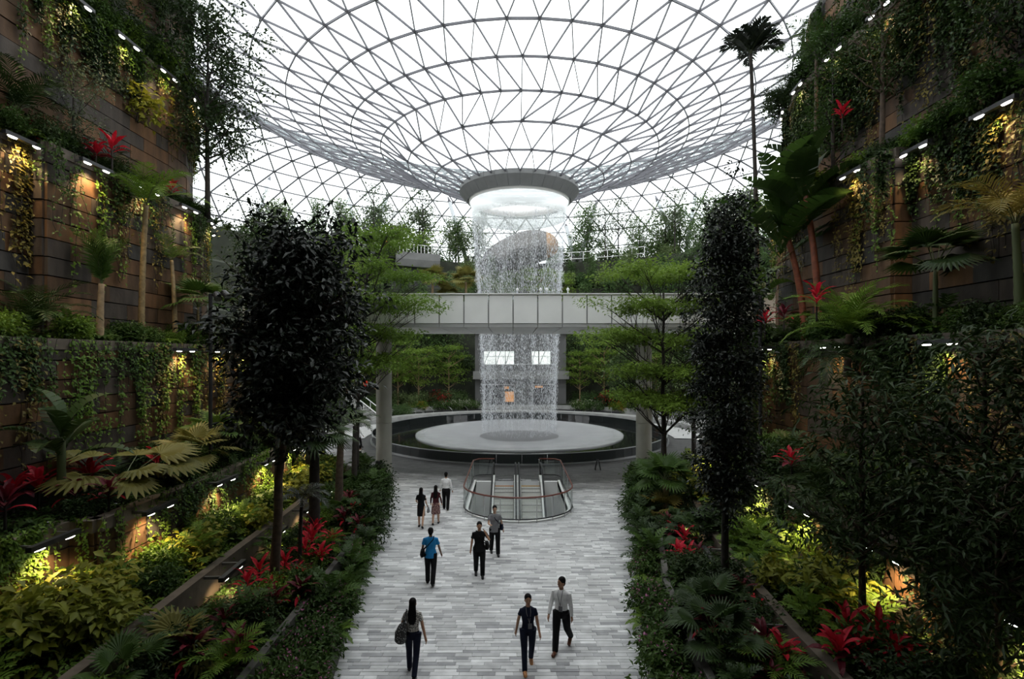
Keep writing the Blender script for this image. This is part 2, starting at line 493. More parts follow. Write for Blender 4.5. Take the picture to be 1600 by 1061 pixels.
def pavemat(name, tones, wet=False):
    m, nt, b, out = nodes_of(name)
    g = nt.nodes.new('ShaderNodeNewGeometry')
    cr = nt.nodes.new('ShaderNodeValToRGB'); els = cr.color_ramp.elements
    while len(els) < len(tones): els.new(0.5)
    for i, c in enumerate(tones):
        els[i].position = i / (len(tones) - 1); els[i].color = (*c, 1)
    nt.links.new(g.outputs['Random Per Island'], cr.inputs[0])
    n = nt.nodes.new('ShaderNodeTexNoise'); n.inputs['Scale'].default_value = 1.1; n.inputs['Detail'].default_value = 6
    nt.links.new(g.outputs['Position'], n.inputs['Vector'])
    r = nt.nodes.new('ShaderNodeMapRange'); r.inputs['From Min'].default_value = 0.3; r.inputs['From Max'].default_value = 0.7
    r.inputs['To Min'].default_value = 0.8; r.inputs['To Max'].default_value = 1.15
    nt.links.new(n.outputs['Fac'], r.inputs['Value'])
    v = nt.nodes.new('ShaderNodeVectorMath'); v.operation = 'SCALE'
    nt.links.new(cr.outputs[0], v.inputs[0]); nt.links.new(r.outputs[0], v.inputs['Scale'])
    return wetten(m, nt, b, g, v.outputs[0])
PAVE = [(0.38, 0.38, 0.39), (0.53, 0.53, 0.535), (0.60, 0.60, 0.60), (0.64, 0.64, 0.64), (0.82, 0.82, 0.82)]
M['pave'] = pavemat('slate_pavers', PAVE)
def farpave():
    m, nt, b, out = nodes_of('slate_paving')
    g = nt.nodes.new('ShaderNodeNewGeometry')
    br = nt.nodes.new('ShaderNodeTexBrick')
    br.inputs['Scale'].default_value = 1.0; br.inputs['Brick Width'].default_value = 0.5; br.inputs['Row Height'].default_value = 0.16
    br.inputs['Mortar Size'].default_value = 0.004
    br.inputs['Color1'].default_value = (0.42, 0.42, 0.43, 1); br.inputs['Color2'].default_value = (0.68, 0.68, 0.68, 1)
    br.inputs['Mortar'].default_value = (0.25, 0.25, 0.25, 1)
    nt.links.new(g.outputs['Position'], br.inputs['Vector'])
    return wetten(m, nt, b, g, br.outputs['Color'])
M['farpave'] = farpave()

# path edges and planting beds: x of each line at the samples YS
YS = [-6, 0, 4, 8, 11, 14, 17, 20, 23, 26, 28.5, 31, 33.5]
L_PATH = [-2.8, -2.9, -3.1, -3.45, -3.85, -4.3, -4.8, -5.35, -5.9, -6.5, -7.6, -9.8, -14]
L_K3 = [-4.9, -4.9, -4.95, -5.0, -5.05, -5.1, -5.2, -5.75, -6.35, -7.1, -8.6, -11.2, -15.2]
L_K2 = [-7.5, -7.5, -7.5, -7.6, -7.75, -7.9, -8.0, -8.1, -8.25, -8.7, -10.2, -13, -16.8]
L_W1 = [-10.6, -10.6, -10.6, -10.6, -10.6, -9.95, -9.9, -9.95, -10.2, -10.8, -12.2, -15, -18.5]
R_PATH = [2.4, 2.5, 2.6, 2.8, 3.1, 3.6, 4.2, 4.8, 5.35, 6.1, 7.2, 9.2, 14]
R_K3 = [3.5, 3.5, 3.5, 3.6, 3.75, 4.1, 4.8, 5.5, 6.1, 7.0, 8.2, 10.6, 15.2]
R_K2 = [5.6, 5.6, 5.6, 5.65, 5.75, 6.0, 6.4, 7.0, 7.6, 8.4, 9.8, 12.4, 16.6]
R_W1 = [8.3, 8.3, 8.3, 8.25, 8.2, 8.2, 8.4, 8.7, 9.1, 10, 11.6, 14.2, 18.2]
def xat(line, y): return float(np.interp(y, YS, line))

fl = tag(empty('floor'), kind='structure')
# base slab with the escalator opening cut out, built from quads
m = MB()
gx = sorted(set([-60, -20, -14, -10, -7, -5, -3.4, 4.0, 6, 8, 11, 14, 20, 60] + [round(ESC_X - ESC_W + k * 2 * ESC_W / 24, 4) for k in range(25)]))
gy = sorted(set([-14, 0, 8, 16, 20] + [round(ESC_Y0 + k * 0.25, 4) for k in range(9)] + [ESC_Y1, 33, 40, 50, 60, 70, 110]))
for i in range(len(gx) - 1):
    for j in range(len(gy) - 1):
        if not in_opening((gx[i] + gx[i + 1]) / 2, (gy[j] + gy[j + 1]) / 2):
            m.add([(gx[i], gy[j], -0.012), (gx[i + 1], gy[j], -0.012), (gx[i + 1], gy[j + 1], -0.012), (gx[i], gy[j + 1], -0.012)], [(0, 1, 2, 3)])
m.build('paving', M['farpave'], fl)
# slate pavers one by one up to y = 31, the nearest as parts
cells = []
y = 6.4
while y < 31.0:
    dep = rnd.choice([0.11, 0.13, 0.15])
    xl, xr = xat(L_PATH, y) - 0.1, xat(R_PATH, y) + 0.1
    x = xl - rnd.random() * 0.4
    while x < xr:
        ln = rnd.choice([0.3, 0.4, 0.5, 0.65])
        x0, x1 = max(x, xl), min(x + ln, xr)
        if x1 - x0 > 0.06 and not in_opening((x0 + x1) / 2, y + dep / 2, 0.12) and not in_opening(x0, y + dep, 0.12) and not in_opening(x1, y + dep, 0.12):
            cells.append((x0, x1, y, y + dep))
        x += ln
    y += dep
def paver(mb, c):
    x0, x1, y0, y1 = c; g = 0.003; z = rnd.uniform(-0.004, 0.004)
    b = 0.004
    mb.add([(x0 + g, y0 + g, -0.010), (x1 - g, y0 + g, -0.010), (x1 - g, y1 - g, -0.010), (x0 + g, y1 - g, -0.010),
            (x0 + g + b, y0 + g + b, z), (x1 - g - b, y0 + g + b, z), (x1 - g - b, y1 - g - b, z), (x0 + g + b, y1 - g - b, z)],
           [(4, 5, 6, 7), (0, 1, 5, 4), (1, 2, 6, 5), (2, 3, 7, 6), (3, 0, 4, 7)])
near = sorted([c for c in cells if FOC * EYE / c[2] + HORY < 1064], key=lambda c: c[2] - (c[1] - c[0]) * 1.2)
nearset = set(near[:300])
tones = []
for k in range(9):
    t = k / 8 * (len(PAVE) - 1); i = min(int(t), len(PAVE) - 2); f = t - i
    tones.append(plain('slate_%d' % k, tuple(PAVE[i][j] * (1 - f) + PAVE[i + 1][j] * f for j in range(3)), 0.6, noise=0.15, nscale=3, spec=0.12))
for c in near[:300]:
    m = MB(); paver(m, c)
    m.build('paver', rnd.choice(tones), fl)
m = MB()
for c in cells:
    if c not in nearset: paver(m, c)
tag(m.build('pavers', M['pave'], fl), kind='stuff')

# ------------------------------------------------------------------ planting beds, kerbs
def strip(name, A, B, z, mat):
    m = MB()
    for i in range(len(YS) - 1):
        m.add([(A[i], YS[i], z), (B[i], YS[i], z), (B[i + 1], YS[i + 1], z), (A[i + 1], YS[i + 1], z)], [(0, 1, 2, 3)])
    return tag(m.build(name, mat), kind='structure')
def kerb(name, line, z0, z1, w, mat, side, lab):
    """a wall along the line; its visible face towards the path, cut in lengths"""
    root = tag(empty(name), lab, None, kind='structure')
    for i in range(1, len(YS) - 1):
        m = MB()
        a = Vector((line[i], YS[i], 0)); b = Vector((line[i + 1], YS[i + 1], 0))
        b = a + (b - a) * 0.997
        n = Vector(((b - a).y, -(b - a).x, 0)).normalized() * (-side)
        q = [a, b, b + n * w, a + n * w]
        m.add([(p.x, p.y, z0) for p in q] + [(p.x, p.y, z1) for p in q],
              [(0, 1, 5, 4), (1, 2, 6, 5), (2, 3, 7, 6), (3, 0, 4, 7), (4, 5, 6, 7)])
        m.build('kerb_length', mat, root)
    return root
strip('bed_left_path', L_PATH, L_K3, 0.30, M['soil']); strip('bed_left_kerb', L_K3, L_K2, 0.72, M['soil'])
strip('bed_left_wall', L_K2, L_W1, 1.15, M['soil'])
strip('bed_right_path', R_PATH, R_K3, 0.30, M['soil']); strip('bed_right_kerb', R_K3, R_K2, 0.72, M['soil'])
strip('bed_right_wall', R_K2, R_W1, 1.15, M['soil'])
kerb('trim_1', L_PATH, -0.02, 0.40, 0.16, M['concrete'], 1, 'low dark kerb along the left edge of the path')
kerb('trim_2', L_K3, 0.2, 0.95, 0.16, M['concrete'], 1, 'dark planter wall between the path flowers and the red plants on the left')
kerb('trim_3', L_K2, 0.4, 1.42, 0.24, M['coping'], 1, 'brown planter wall behind the red plants on the left')
kerb('trim_4', R_PATH, -0.02, 0.40, 0.16, M['concrete'], -1, 'low dark kerb along the right edge of the path')
kerb('trim_5', R_K3, 0.2, 0.95, 0.16, M['concrete'], -1, 'dark planter wall behind the ferns on the right')
kerb('trim_6', R_K2, 0.4, 1.42, 0.24, M['coping'], -1, 'brown planter wall behind the red plants on the right')

# ------------------------------------------------------------------ terraced stone walls
def offset_path(line, side, end=28.5):
    return [Vector((x, y, 0)) for x, y in zip(line, YS) if -6 <= y <= end]
def side_path(a, y0, y1, side, rad=6.0, jog=None):
    """straight along the valley at x = side*a, then rounding away at the far end"""
    pts = [Vector((side * a, y0, 0))]
    if jog:
        jy, ja = jog
        pts[0] = Vector((side * (a + ja), y0, 0))
        pts += [Vector((side * (a + ja), jy, 0)), Vector((side * a, jy + 0.02, 0))]
    pts.append(Vector((side * a, y1, 0)))
    for k in range(1, 7):
        q = PI / 2 * k / 6
        pts.append(Vector((side * (a + rad * (1 - math.cos(q))), y1 + rad * math.sin(q), 0)))
    pts.append(pts[-1] + Vector((side * 8, 0.5, 0)))
    return pts
def resample(pts, step):
    out = []
    for a, b in zip(pts, pts[1:]):
        L = (b - a).length
        if L < 0.2: continue
        n = max(1, round(L / step))
        for k in range(n): out.append((a + (b - a) * (k / n), a + (b - a) * ((k + 1) / n)))
    return out
def uphill(a, b, side):
    """level normal of a wall length, pointing into the hill"""
    t = (b - a).normalized()
    return Vector((t.y, -t.x, 0)) * side
unit = MB(); unit.box((0, 0, 0), (1, 1, 1)); UNIT = unit.mesh('stone_slab', M['wallstone'])
def wall(name, lab, pts, z0, z1, side, course=0.56, blen=1.5):
    root = tag(empty(name), lab, None, kind='structure')
    m = MB()
    for a, b in zip(pts, pts[1:]):
        n = uphill(a, b, side)
        m.bar((a + n * 0.45) + Vector((0, 0, (z0 + z1) / 2)), (b + n * 0.45) + Vector((0, 0, (z0 + z1) / 2)), 0.8, z1 - z0)
    m.build('backing', M['wallback'], root)
    nc = max(1, round((z1 - z0) / course)); h = (z1 - z0) / nc
    cand = []
    for a, b in zip(pts, pts[1:]):
        L = (b - a).length
        if L < 0.2: continue
        n = max(1, round(L / blen))
        even = [k / n for k in range(n + 1)]
        odd = [0.0] + [(k + 0.5) / n for k in range(n)] + [1.0] if L / n > 0.9 else even
        for c in range(nc):
            cuts = odd if c % 2 else even
            for u, v in zip(cuts, cuts[1:]): cand.append((a.lerp(b, u), a.lerp(b, v), c))
    cand = [q for q in cand if (q[0].y + q[1].y) / 2 > 4]
    cand.sort(key=lambda q: q[0].y)
    for a, b, c in cand[:300]:
        t = b - a; L = t.length; mid = (a + b) / 2
        o = bpy.data.objects.new('stone_slab', UNIT); link(o, root)
        o.location = mid - uphill(a, b, side) * rnd.uniform(-0.012, 0.02) + Vector((0, 0, z0 + (c + 0.5) * h))
        o.rotation_euler = (0, 0, math.atan2(t.y, t.x)); o.scale = (L - 0.008, 0.16, h - 0.035)
    return root
def ledge(name, pts, z, depth, side, lab):
    """planter rim on top of a wall, plus the soil behind it"""
    root = tag(empty(name), lab, None, kind='structure')
    for a, b in zip(pts, pts[1:]):
        if (b - a).length < 0.2: continue
        m = MB()
        n = uphill(a, b, side)
        up = Vector((0, 0, z - 0.14))
        m.bar(a + n * 0.05 + up, b + n * 0.05 + up, 0.36, 0.3)
        m.build('coping_length', M['coping'], root)
    m = MB()
    for a, b in zip(pts, pts[1:]):
        n = uphill(a, b, side)
        q = [a + n * 0.1, b + n * 0.1, b + n * depth, a + n * depth]
        m.add([(p.x, p.y, z - 0.05) for p in q], [(0, 1, 2, 3)])
    m.build('planter_soil', M['soil'], root)
W = {}
# left: the low wall by the beds, then three tall tiers
W['L1'] = offset_path(L_W1, -1)
W['L1'] = [p for p in W['L1'] if p.y < 12] + [Vector((-10.6, 12.4, 0)), Vector((-9.95, 12.42, 0))] + [p for p in W['L1'] if p.y > 12]
W['L2'] = side_path(12.6, -6, 22.5, -1)
W['L3'] = side_path(14.0, -6, 22.0, -1, jog=(15.5, 0.5))
W['L4'] = side_path(15.0, -6, 22.5, -1)
W['L5'] = side_path(16.3, -6, 24.0, -1)
W['R1'] = offset_path(R_W1, 1)
W['R2'] = side_path(11.0, -6, 23.0, 1)
W['R3'] = side_path(12.0, -6, 22.0, 1, jog=(16.3, 0.6))
W['R4'] = side_path(13.2, -6, 23.0, 1)
W['R5'] = side_path(14.6, -6, 24.0, 1)
wall('wall_left_bed', 'low slab wall behind the lit bushes on the left', W['L1'], 1.0, 3.0, -1)
wall('wall_left_lower', 'lowest tall tier of brown stone slabs on the left', W['L2'], 2.6, 7.45, -1)
wall('wall_left_middle', 'middle tier of brown stone slabs on the left above the ledge lamps', W['L3'], 7.2, 13.4, -1)
wall('wall_left_upper', 'upper tier of brown stone slabs on the left', W['L4'], 13.1, 19.2, -1)
wall('wall_left_top', 'topmost tier of brown stone slabs on the left', W['L5'], 18.9, 25.0, -1)
wall('wall_right_bed', 'low slab wall behind the lit bushes on the right', W['R1'], 1.0, 3.0, 1)
wall('wall_right_lower', 'lowest tall tier of brown stone slabs on the right', W['R2'], 2.6, 7.55, 1)
wall('wall_right_middle', 'middle tier of brown stone slabs on the right', W['R3'], 7.3, 13.5, 1)
wall('wall_right_upper', 'upper tier of brown stone slabs on the right', W['R4'], 13.2, 19.3, 1)
wall('wall_right_top', 'topmost tier of brown stone slabs on the right', W['R5'], 19.0, 24.0, 1)
ledge('trim_7', W['L1'], 3.1, 2.6, -1, 'coping of the low wall on the left'); ledge('trim_8', W['L2'], 7.5, 1.6, -1, 'planter ledge above the lowest tier on the left')
ledge('trim_9', W['L3'], 13.45, 1.2, -1, 'planter ledge above the middle tier on the left'); ledge('trim_10', W['L4'], 19.25, 1.5, -1, 'planter ledge above the upper tier on the left')
ledge('trim_11', W['R1'], 3.1, 3.0, 1, 'coping of the low wall on the right'); ledge('trim_12', W['R2'], 7.6, 1.3, 1, 'planter ledge above the lowest tier on the right')
ledge('trim_13', W['R3'], 13.55, 1.4, 1, 'planter ledge above the middle tier on the right'); ledge('trim_14', W['R4'], 19.35, 1.6, 1, 'planter ledge above the upper tier on the right')
# unseen hall behind the photographer: back wall and roof slab added to block daylight
m = MB(); m.box((0, -7.0, 12), (40, 0.6, 26)); tag(m.build('wall_sky_block', M['concrete']), kind='structure')
m = MB(); m.box((0, 0.6, 13.9), (24, 14.6, 0.6)); tag(m.build('ceiling_sky_block', M['concrete']), kind='structure')

# ------------------------------------------------------------------ ledge lamps
lamp_pos = []
def lamp_proto():
    a = MB(); a.box((0, 0, 0), (1.25, 0.13, 0.11)); 
    arms = []
    for s in (-0.45, 0.45):
        q = MB(); q.bar((s, 0.0, 0.0), (s, 0.62, 0.0), 0.05, 0.07); arms.append(q.mesh('bracket_arm', M['bracket']))
    lenses = []
    for s in (-0.38, 0.38):
        q = MB(); q.rings([((s, -0.01, -0.055), 0.15, 0.05), ((s, -0.01, -0.085), 0.12, 0.04)], 14)
        lenses.append(q.mesh('lens', M['lens']))
    return a.mesh('housing', M['darkmetal']), arms, lenses
LH, LA, LL = lamp_proto()
def ledge_lamp(p, ang, label, group, spot=None, energy=90, colour=(1.0, 0.70, 0.36)):
    r = thing('ledge_lamp', label, 'lamp', p, ang, group)
    link(bpy.data.objects.new('housing', LH), r)
    for q in LA: link(bpy.data.objects.new('bracket_arm', q), r)
    for q in LL: link(bpy.data.objects.new('lens', q), r)
    if energy:
        ld = bpy.data.lights.new('ledge_lamp_light', 'SPOT')
        ld.energy = energy * 1.7; ld.color = colour; ld.spot_size = math.radians(115); ld.spot_blend = 0.6; ld.shadow_soft_size = 0.15
        lo = bpy.data.objects.new('ledge_lamp_light', ld); link(lo, r)
        lo.location = (0, 0, -0.16); lo.rotation_euler = (math.radians(14), 0, 0)
    return r
def lamps_along(key, z, side, y0, y1, step, where, energy, off=0.45, ph=0.0, limit=99):
    pts = W[key]; acc = ph; res = []
    for a, b in zip(pts, pts[1:]):
        L = (b - a).length; t = (b - a).normalized(); n = -uphill(a, b, side)
        while acc < L:
            p = a + t * acc
            if y0 <= p.y <= y1: res.append((p + n * off, n))
            acc += step
        acc -= L
    res.sort(key=lambda q: q[0].y)
    for k, (p, n) in enumerate(res[:limit]):
        ang = math.atan2(-n.y, -n.x) - PI / 2
        ledge_lamp(Vector((p.x, p.y, z)), ang, 'black twin ledge lamp on the %s, %s from the front' % (where, ordw(k + 1)),
                   'ledge lamps on the ' + where, energy=energy)
lamps_along('L3', 13.25, -1, 12.5, 29, 2.45, 'upper left ledge', 150, ph=1.35)
lamps_along('L2', 7.28, -1, 18.3, 29, 2.45, 'lower left ledge', 150, ph=0.8)
lamps_along('L4', 19.0, -1, 17.0, 30, 2.3, 'topmost left ledge', 110, ph=0.4)
lamps_along('L1', 2.98, -1, 9, 27, 3.1, 'low left wall', 170, off=0.55, ph=1.9)
lamps_along('R3', 13.3, 1, 9, 29, 2.6, 'upper right ledge', 70, ph=0.9)
lamps_along('R2', 7.38, 1, 12.5, 29, 4.4, 'lower right ledge', 120, ph=1.2)
lamps_along('R4', 19.1, 1, 17, 29, 2.6, 'topmost right ledge', 90, ph=0.6)
lamps_along('R1', 2.98, 1, 7, 27, 3.1, 'low right wall', 170, off=0.55, ph=1.2)
W['LK'] = [Vector((x, y, 0)) for x, y in zip(L_K2, YS) if 4 <= y <= 26]
W['RK'] = [Vector((x, y, 0)) for x, y in zip(R_K2, YS) if 4 <= y <= 26]
lamps_along('LK', 1.36, -1, 7, 25, 2.9, 'left planter wall', 55, off=0.5, ph=1.0)
lamps_along('RK', 1.36, 1, 6, 25, 3.4, 'right planter wall', 55, off=0.5, ph=0.5)

# lamp posts with four spotlights
def lamp_post(p, h, label, rz):
    r = thing('lamp_post', label, 'lamp post', p, rz)
    m = MB(); m.tube([(0, 0, 0), (0, 0, 0.5)], 0.11, 12); m.build('base', M['black'], r)
    m = MB(); m.tube([(0, 0, 0.45), (0, 0, h)], 0.065, 12); m.build('pole', M['black'], r)
    for dz, dx, aim in ((0.05, 0.26, (0.5, -0.5, -0.7)), (0.1, 0.55, (0.7, -0.3, -0.6)), (-0.72, -0.14, (0.1, -0.8, -0.6)), (-0.75, 0.42, (0.5, -0.7, -0.4))):
        c = Vector((dx, -0.06, h + dz - 0.1))
        m = MB(); m.bar((0, 0, h + dz - 0.1), c, 0.035, 0.035); m.build('arm', M['black'], r)
        d = Vector(aim).normalized()
        m = MB(); m.tube([c - d * 0.14, c - d * 0.1, c + d * 0.12, c + d * 0.17], [0.07, 0.115, 0.115, 0.13], 14)
        s = m.build('spotlight', M['darkmetal'], r)
        m = MB(); m.tube([c + d * 0.172, c + d * 0.176], [0.11, 0.11], 14); m.build('lens', M['ringgrey'], s)
p = at(329, 700, 18.2); lamp_post((p.x, p.y, 3.0), at(0, 460, 18.2).z - 3.0, 'black lamp post with four spotlights in front of the left stone wall', 0)
p = at(1188, 700, 18.9); lamp_post((p.x, p.y, 3.0), at(0, 462, 18.9).z - 3.0, 'black lamp post with spotlights beside the dark columnar tree', PI * 0.9)

# ------------------------------------------------------------------ bridge
BY0, BY1, BZ0, BZ1 = 29.8, 38.6, 8.72, 10.6
br = thing('bridge', 'pale grey panelled footbridge deck crossing in front of the waterfall', 'bridge', (0, 0, 0))
pw = 38.45 / FOC * BY0
x = (609.5 - VPX) / FOC * BY0 - 6 * pw
pan = MB(); pan.box((0, 0, 0), (pw - 0.08, 0.1, BZ1 - BZ0 - 0.22)); PM = pan.mesh('face_panel', M['bridge'])
pan = MB(); pan.box((0, 0, 0), (pw - 0.03, 0.14, 0.20)); PL = pan.mesh('lip_panel', M['bridgedark'])
pan = MB(); pan.box((0, 0, 0), (pw - 0.05, BY1 - BY0 - 0.3, 0.08)); PS = pan.mesh('soffit_panel', M['bridge'])
for k in range(24):
    xc = x + (k + 0.5) * pw
    for me, c in ((PM, (xc, BY0, (BZ0 + 0.22 + BZ1) / 2)), (PL, (xc, BY0 + 0.06, BZ0 + 0.1)), (PS, (xc, (BY0 + BY1) / 2 + 0.1, BZ0 + 0.04)),
                  (PM, (xc, BY1, (BZ0 + 0.22 + BZ1) / 2))):
        o = link(bpy.data.objects.new(me.name.split('.')[0], me), br); o.location = c
m = MB(); m.box((x + 12 * pw, (BY0 + BY1) / 2, (BZ0 + BZ1) / 2 - 0.1), (24 * pw, BY1 - BY0 - 0.2, BZ1 - BZ0 - 0.6)); m.build('core', M['bridgedark'], br)
m = MB(); m.box((x + 12 * pw, BY0 - 0.0, BZ1 + 0.03), (24 * pw, 0.3, 0.06)); m.build('top_cap', M['bridge'], br)
for k, px in enumerate((808, 843, 852, 884)):
    c = at(px, 460, BY0 + 1.2); r = thing('deck_lamp', 'small white post lamp on the bridge parapet, %s from the left' % ordw(k + 1), 'lamp', (c.x, BY0 + 0.02, BZ1 + 0.06), group='deck lamps on the bridge')
    m = MB(); m.tube([(0, 0, 0), (0, 0, 0.16)], [0.05, 0.03], 8); m.build('stem', M['node_steel'], r)
    m = MB(); m.ball((0, 0, 0.23), (0.085, 0.085, 0.09)); m.build('globe', M['bridge'], r, True)
    m = MB(); m.tube([(0, 0, 0.31), (0, 0, 0.37)], [0.03, 0.012], 8); m.build('finial', M['node_steel'], r)
for px, side, lab in ((600, -1, 'round grey bridge column at the left with a black box at its foot'), (1006, 1, 'round grey bridge column at the right behind the tiered tree')):
    c = at(px, 700, 31.6); r = thing('bridge_column', lab, 'column', (c.x, 31.6, 0))
    for z0, z1 in ((0.0, 0.12), (0.12, 3.0), (3.02, 6.3), (6.32, 8.7)):
        m = MB(); m.tube([(0, 0, z0), (0, 0, z1)], 0.47 if z0 else 0.5, 32); m.build('column_drum', M['column'], r)
c = at(592.5, 720, 31.0)
r = thing('speaker_box', 'black box speaker standing against the foot of the left column', 'speaker', (c.x, 31.0, 0))
m = MB(); m.box((0, 0, 0.4), (0.36, 0.3, 0.8)); m.build('cabinet', M['black'], r)
m = MB(); m.box((0, -0.155, 0.42), (0.3, 0.02, 0.66)); m.build('grille', M['darkmetal'], r)

# ------------------------------------------------------------------ fountain basin, waterfall
M['darkglass'] = plain('basin_dark_glass', (0.02, 0.024, 0.024), 0.08, spec=0.6)
M['blackpool'] = plain('basin_black_stone', (0.012, 0.013, 0.013), 0.06, noise=0.2, nscale=1.0, spec=0.6)
M['rim'] = plain('basin_rim_metal', (0.35, 0.36, 0.36), 0.35, metal=0.6)
M['bowl'] = plain('basin_bowl_acrylic', (0.40, 0.41, 0.41), 0.2, noise=0.12, nscale=0.8)
fb = thing('fountain_basin', 'round dark glass walled fountain basin with a pale wet bowl in the middle', 'fountain', (FX, FY, 0))
RB = 12.7
for k in range(48):
    m = MB(); q0, q1 = 2 * PI * (k + 0.01) / 48, 2 * PI * (k + 0.99) / 48
    m.lathe([(RB, 0.1), (RB, 0.72), (RB - 0.04, 0.72), (RB - 0.04, 0.1)], 2, q0, q1, closed=True); m.build('glass_wall_panel', M['darkglass'], fb)
m = MB(); m.lathe([(RB + 0.12, 0.0), (RB + 0.12, 0.1), (RB - 0.15, 0.1), (RB - 0.15, 0.0)], 96, closed=True); m.build('plinth', M['rim'], fb)
m = MB(); m.lathe([(RB - 0.06, 0.7), (RB + 0.02, 0.7), (RB + 0.02, 0.745), (RB - 0.06, 0.745)], 96, closed=True); m.build('top_rail', M['rim'], fb)
m = MB(); m.lathe([(RB - 0.1, 0.12), (9.1, 0.2)], 96); m.build('black_water_ring', M['blackpool'], fb, True)
m = MB(); m.lathe([(9.1, 0.16), (9.1, 0.3), (8.95, 0.32), (8.7, 0.27), (6, 0.18), (3.6, 0.05), (3.2, -0.3), (0.01, -0.5)], 96); m.build('bowl', M['bowl'], fb, True)
# stone ring seat around the far side of the basin
m = MB(); m.lathe([(17.0, 0.0), (17.0, 0.42), (18.4, 0.42), (18.4, 0.0)], 96, math.radians(-8), math.radians(188), closed=True)
M['seatstone'] = plain('ring_seat_stone', (0.32, 0.32, 0.31), 0.6, noise=0.2, nscale=1.5)
o = m.build('ring_bench', M['seatstone']); o.location = (FX, FY, 0); tag(o, 'long curved grey stone step seat around the far side of the fountain', 'bench')
m = MB(); m.lathe([(13.4, 0.0), (13.4, 0.06), (16.4, 0.06), (16.4, 0.0)], 96, math.radians(-8), math.radians(188), closed=True)
M['palepath'] = plain('pale_ring_paving', (0.42, 0.42, 0.41), 0.6, noise=0.12, nscale=2)
o = m.build('floor_ring', M['palepath']); o.location = (FX, FY, 0.0); tag(o, kind='structure')

def water_r(z): return 3.18 + 1.05 * (max(0.0, z) / 20.5) ** 1.7
M['water'] = None
mm, nt, b, out = nodes_of('falling_water')
b.inputs['Base Color'].default_value = (0.92, 0.94, 0.96, 1); b.inputs['Roughness'].default_value = 0.25
tr = nt.nodes.new('ShaderNodeBsdfTranslucent'); tr.inputs[0].default_value = (0.95, 0.97, 1, 1)
ms = nt.nodes.new('ShaderNodeMixShader'); ms.inputs[0].default_value = 0.55
nt.links.new(b.outputs[0], ms.inputs[1]); nt.links.new(tr.outputs[0], ms.inputs[2]); nt.links.new(ms.outputs[0], out.inputs['Surface'])
M['water'] = mm
ND = 26000
# streams gather in bunches around the ring
base = nrg.uniform(0, 2 * PI, 90)
ang = base[nrg.integers(0, 90, ND)] + nrg.normal(0, 0.035, ND)
ang = np.where(nrg.random(ND) < 0.45, nrg.uniform(0, 2 * PI, ND), ang)
zz = 0.3 + 19.2 * nrg.random(ND)
rr = np.array([water_r(z) for z in zz]) + nrg.normal(0, 0.10, ND)
px_ = FX + rr * np.cos(ang); py_ = FY + rr * np.sin(ang)
hl = nrg.uniform(0.05, 0.16, ND); wd = nrg.uniform(0.008, 0.02, ND)
c = np.stack([px_, py_, zz], 1)
offs = np.stack([np.stack([np.zeros(ND), np.zeros(ND), hl], 1), np.stack([wd, np.zeros(ND), -hl * .3], 1), np.stack([-wd * .5, wd * .87, -hl * .3], 1),
                 np.stack([-wd * .5, -wd * .87, -hl * .3], 1), np.stack([np.zeros(ND), np.zeros(ND), -hl * .7], 1)], 1)
V = (c[:, None, :] + offs).reshape(-1, 3)
o = np.arange(ND)[:, None] * 5
T = np.concatenate([o + np.array([[0, 1, 2]]), o + np.array([[0, 2, 3]]), o + np.array([[0, 3, 1]]), o + np.array([[4, 2, 1]]), o + np.array([[4, 3, 2]]), o + np.array([[4, 1, 3]])], 1).reshape(-1, 3)
wf = link(bpy.data.objects.new('waterfall', fast_mesh('waterfall', V, T, M['water'])))
tag(wf, 'white curtain of falling water drops pouring from the round roof opening', 'waterfall', kind='stuff')
# thin sheet of finer spray within the curtain
def sheetmat(name, lo, hi, sx, sz, fade=False):
    m, nt, b, out = nodes_of(name)
    tc = nt.nodes.new('ShaderNodeTexCoord')
    mp = nt.nodes.new('ShaderNodeMapping'); mp.inputs['Scale'].default_value = (sx, sx, sz)
    nt.links.new(tc.outputs['Object'], mp.inputs['Vector'])
    n = nt.nodes.new('ShaderNodeTexNoise'); n.inputs['Scale'].default_value = 1.0; n.inputs['Detail'].default_value = 6; n.inputs['Roughness'].default_value = 0.7
    nt.links.new(mp.outputs[0], n.inputs['Vector'])
    r = nt.nodes.new('ShaderNodeMapRange'); r.inputs['From Min'].default_value = 0.40; r.inputs['From Max'].default_value = 0.75
    r.inputs['To Min'].default_value = lo; r.inputs['To Max'].default_value = hi
    nt.links.new(n.outputs['Fac'], r.inputs['Value'])
    d = nt.nodes.new('ShaderNodeBsdfDiffuse'); d.inputs[0].default_value = (0.93, 0.95, 0.97, 1)
    t2 = nt.nodes.new('ShaderNodeBsdfTranslucent'); t2.inputs[0].default_value = (0.93, 0.95, 0.97, 1)
    m2 = nt.nodes.new('ShaderNodeMixShader'); m2.inputs[0].default_value = 0.5
    nt.links.new(d.outputs[0], m2.inputs[1]); nt.links.new(t2.outputs[0], m2.inputs[2])
    t = nt.nodes.new('ShaderNodeBsdfTransparent')
    m3 = nt.nodes.new('ShaderNodeMixShader')
    nt.links.new(r.outputs[0], m3.inputs[0]); nt.links.new(t.outputs[0], m3.inputs[1]); nt.links.new(m2.outputs[0], m3.inputs[2])
    nt.links.new(m3.outputs[0], out.inputs['Surface'])
    return m
M['sheet'] = sheetmat('water_sheet', 0.0, 0.22, 3.2, 0.12)
m = MB(); m.lathe([(water_r(z), z) for z in np.linspace(0.2, 20.0, 30)], 96)
o = m.build('water_sheet', M['sheet'], None, True); o.location = (FX, FY, 0); tag(o, 'fine translucent sheet of spray inside the falling water', 'water', kind='stuff')
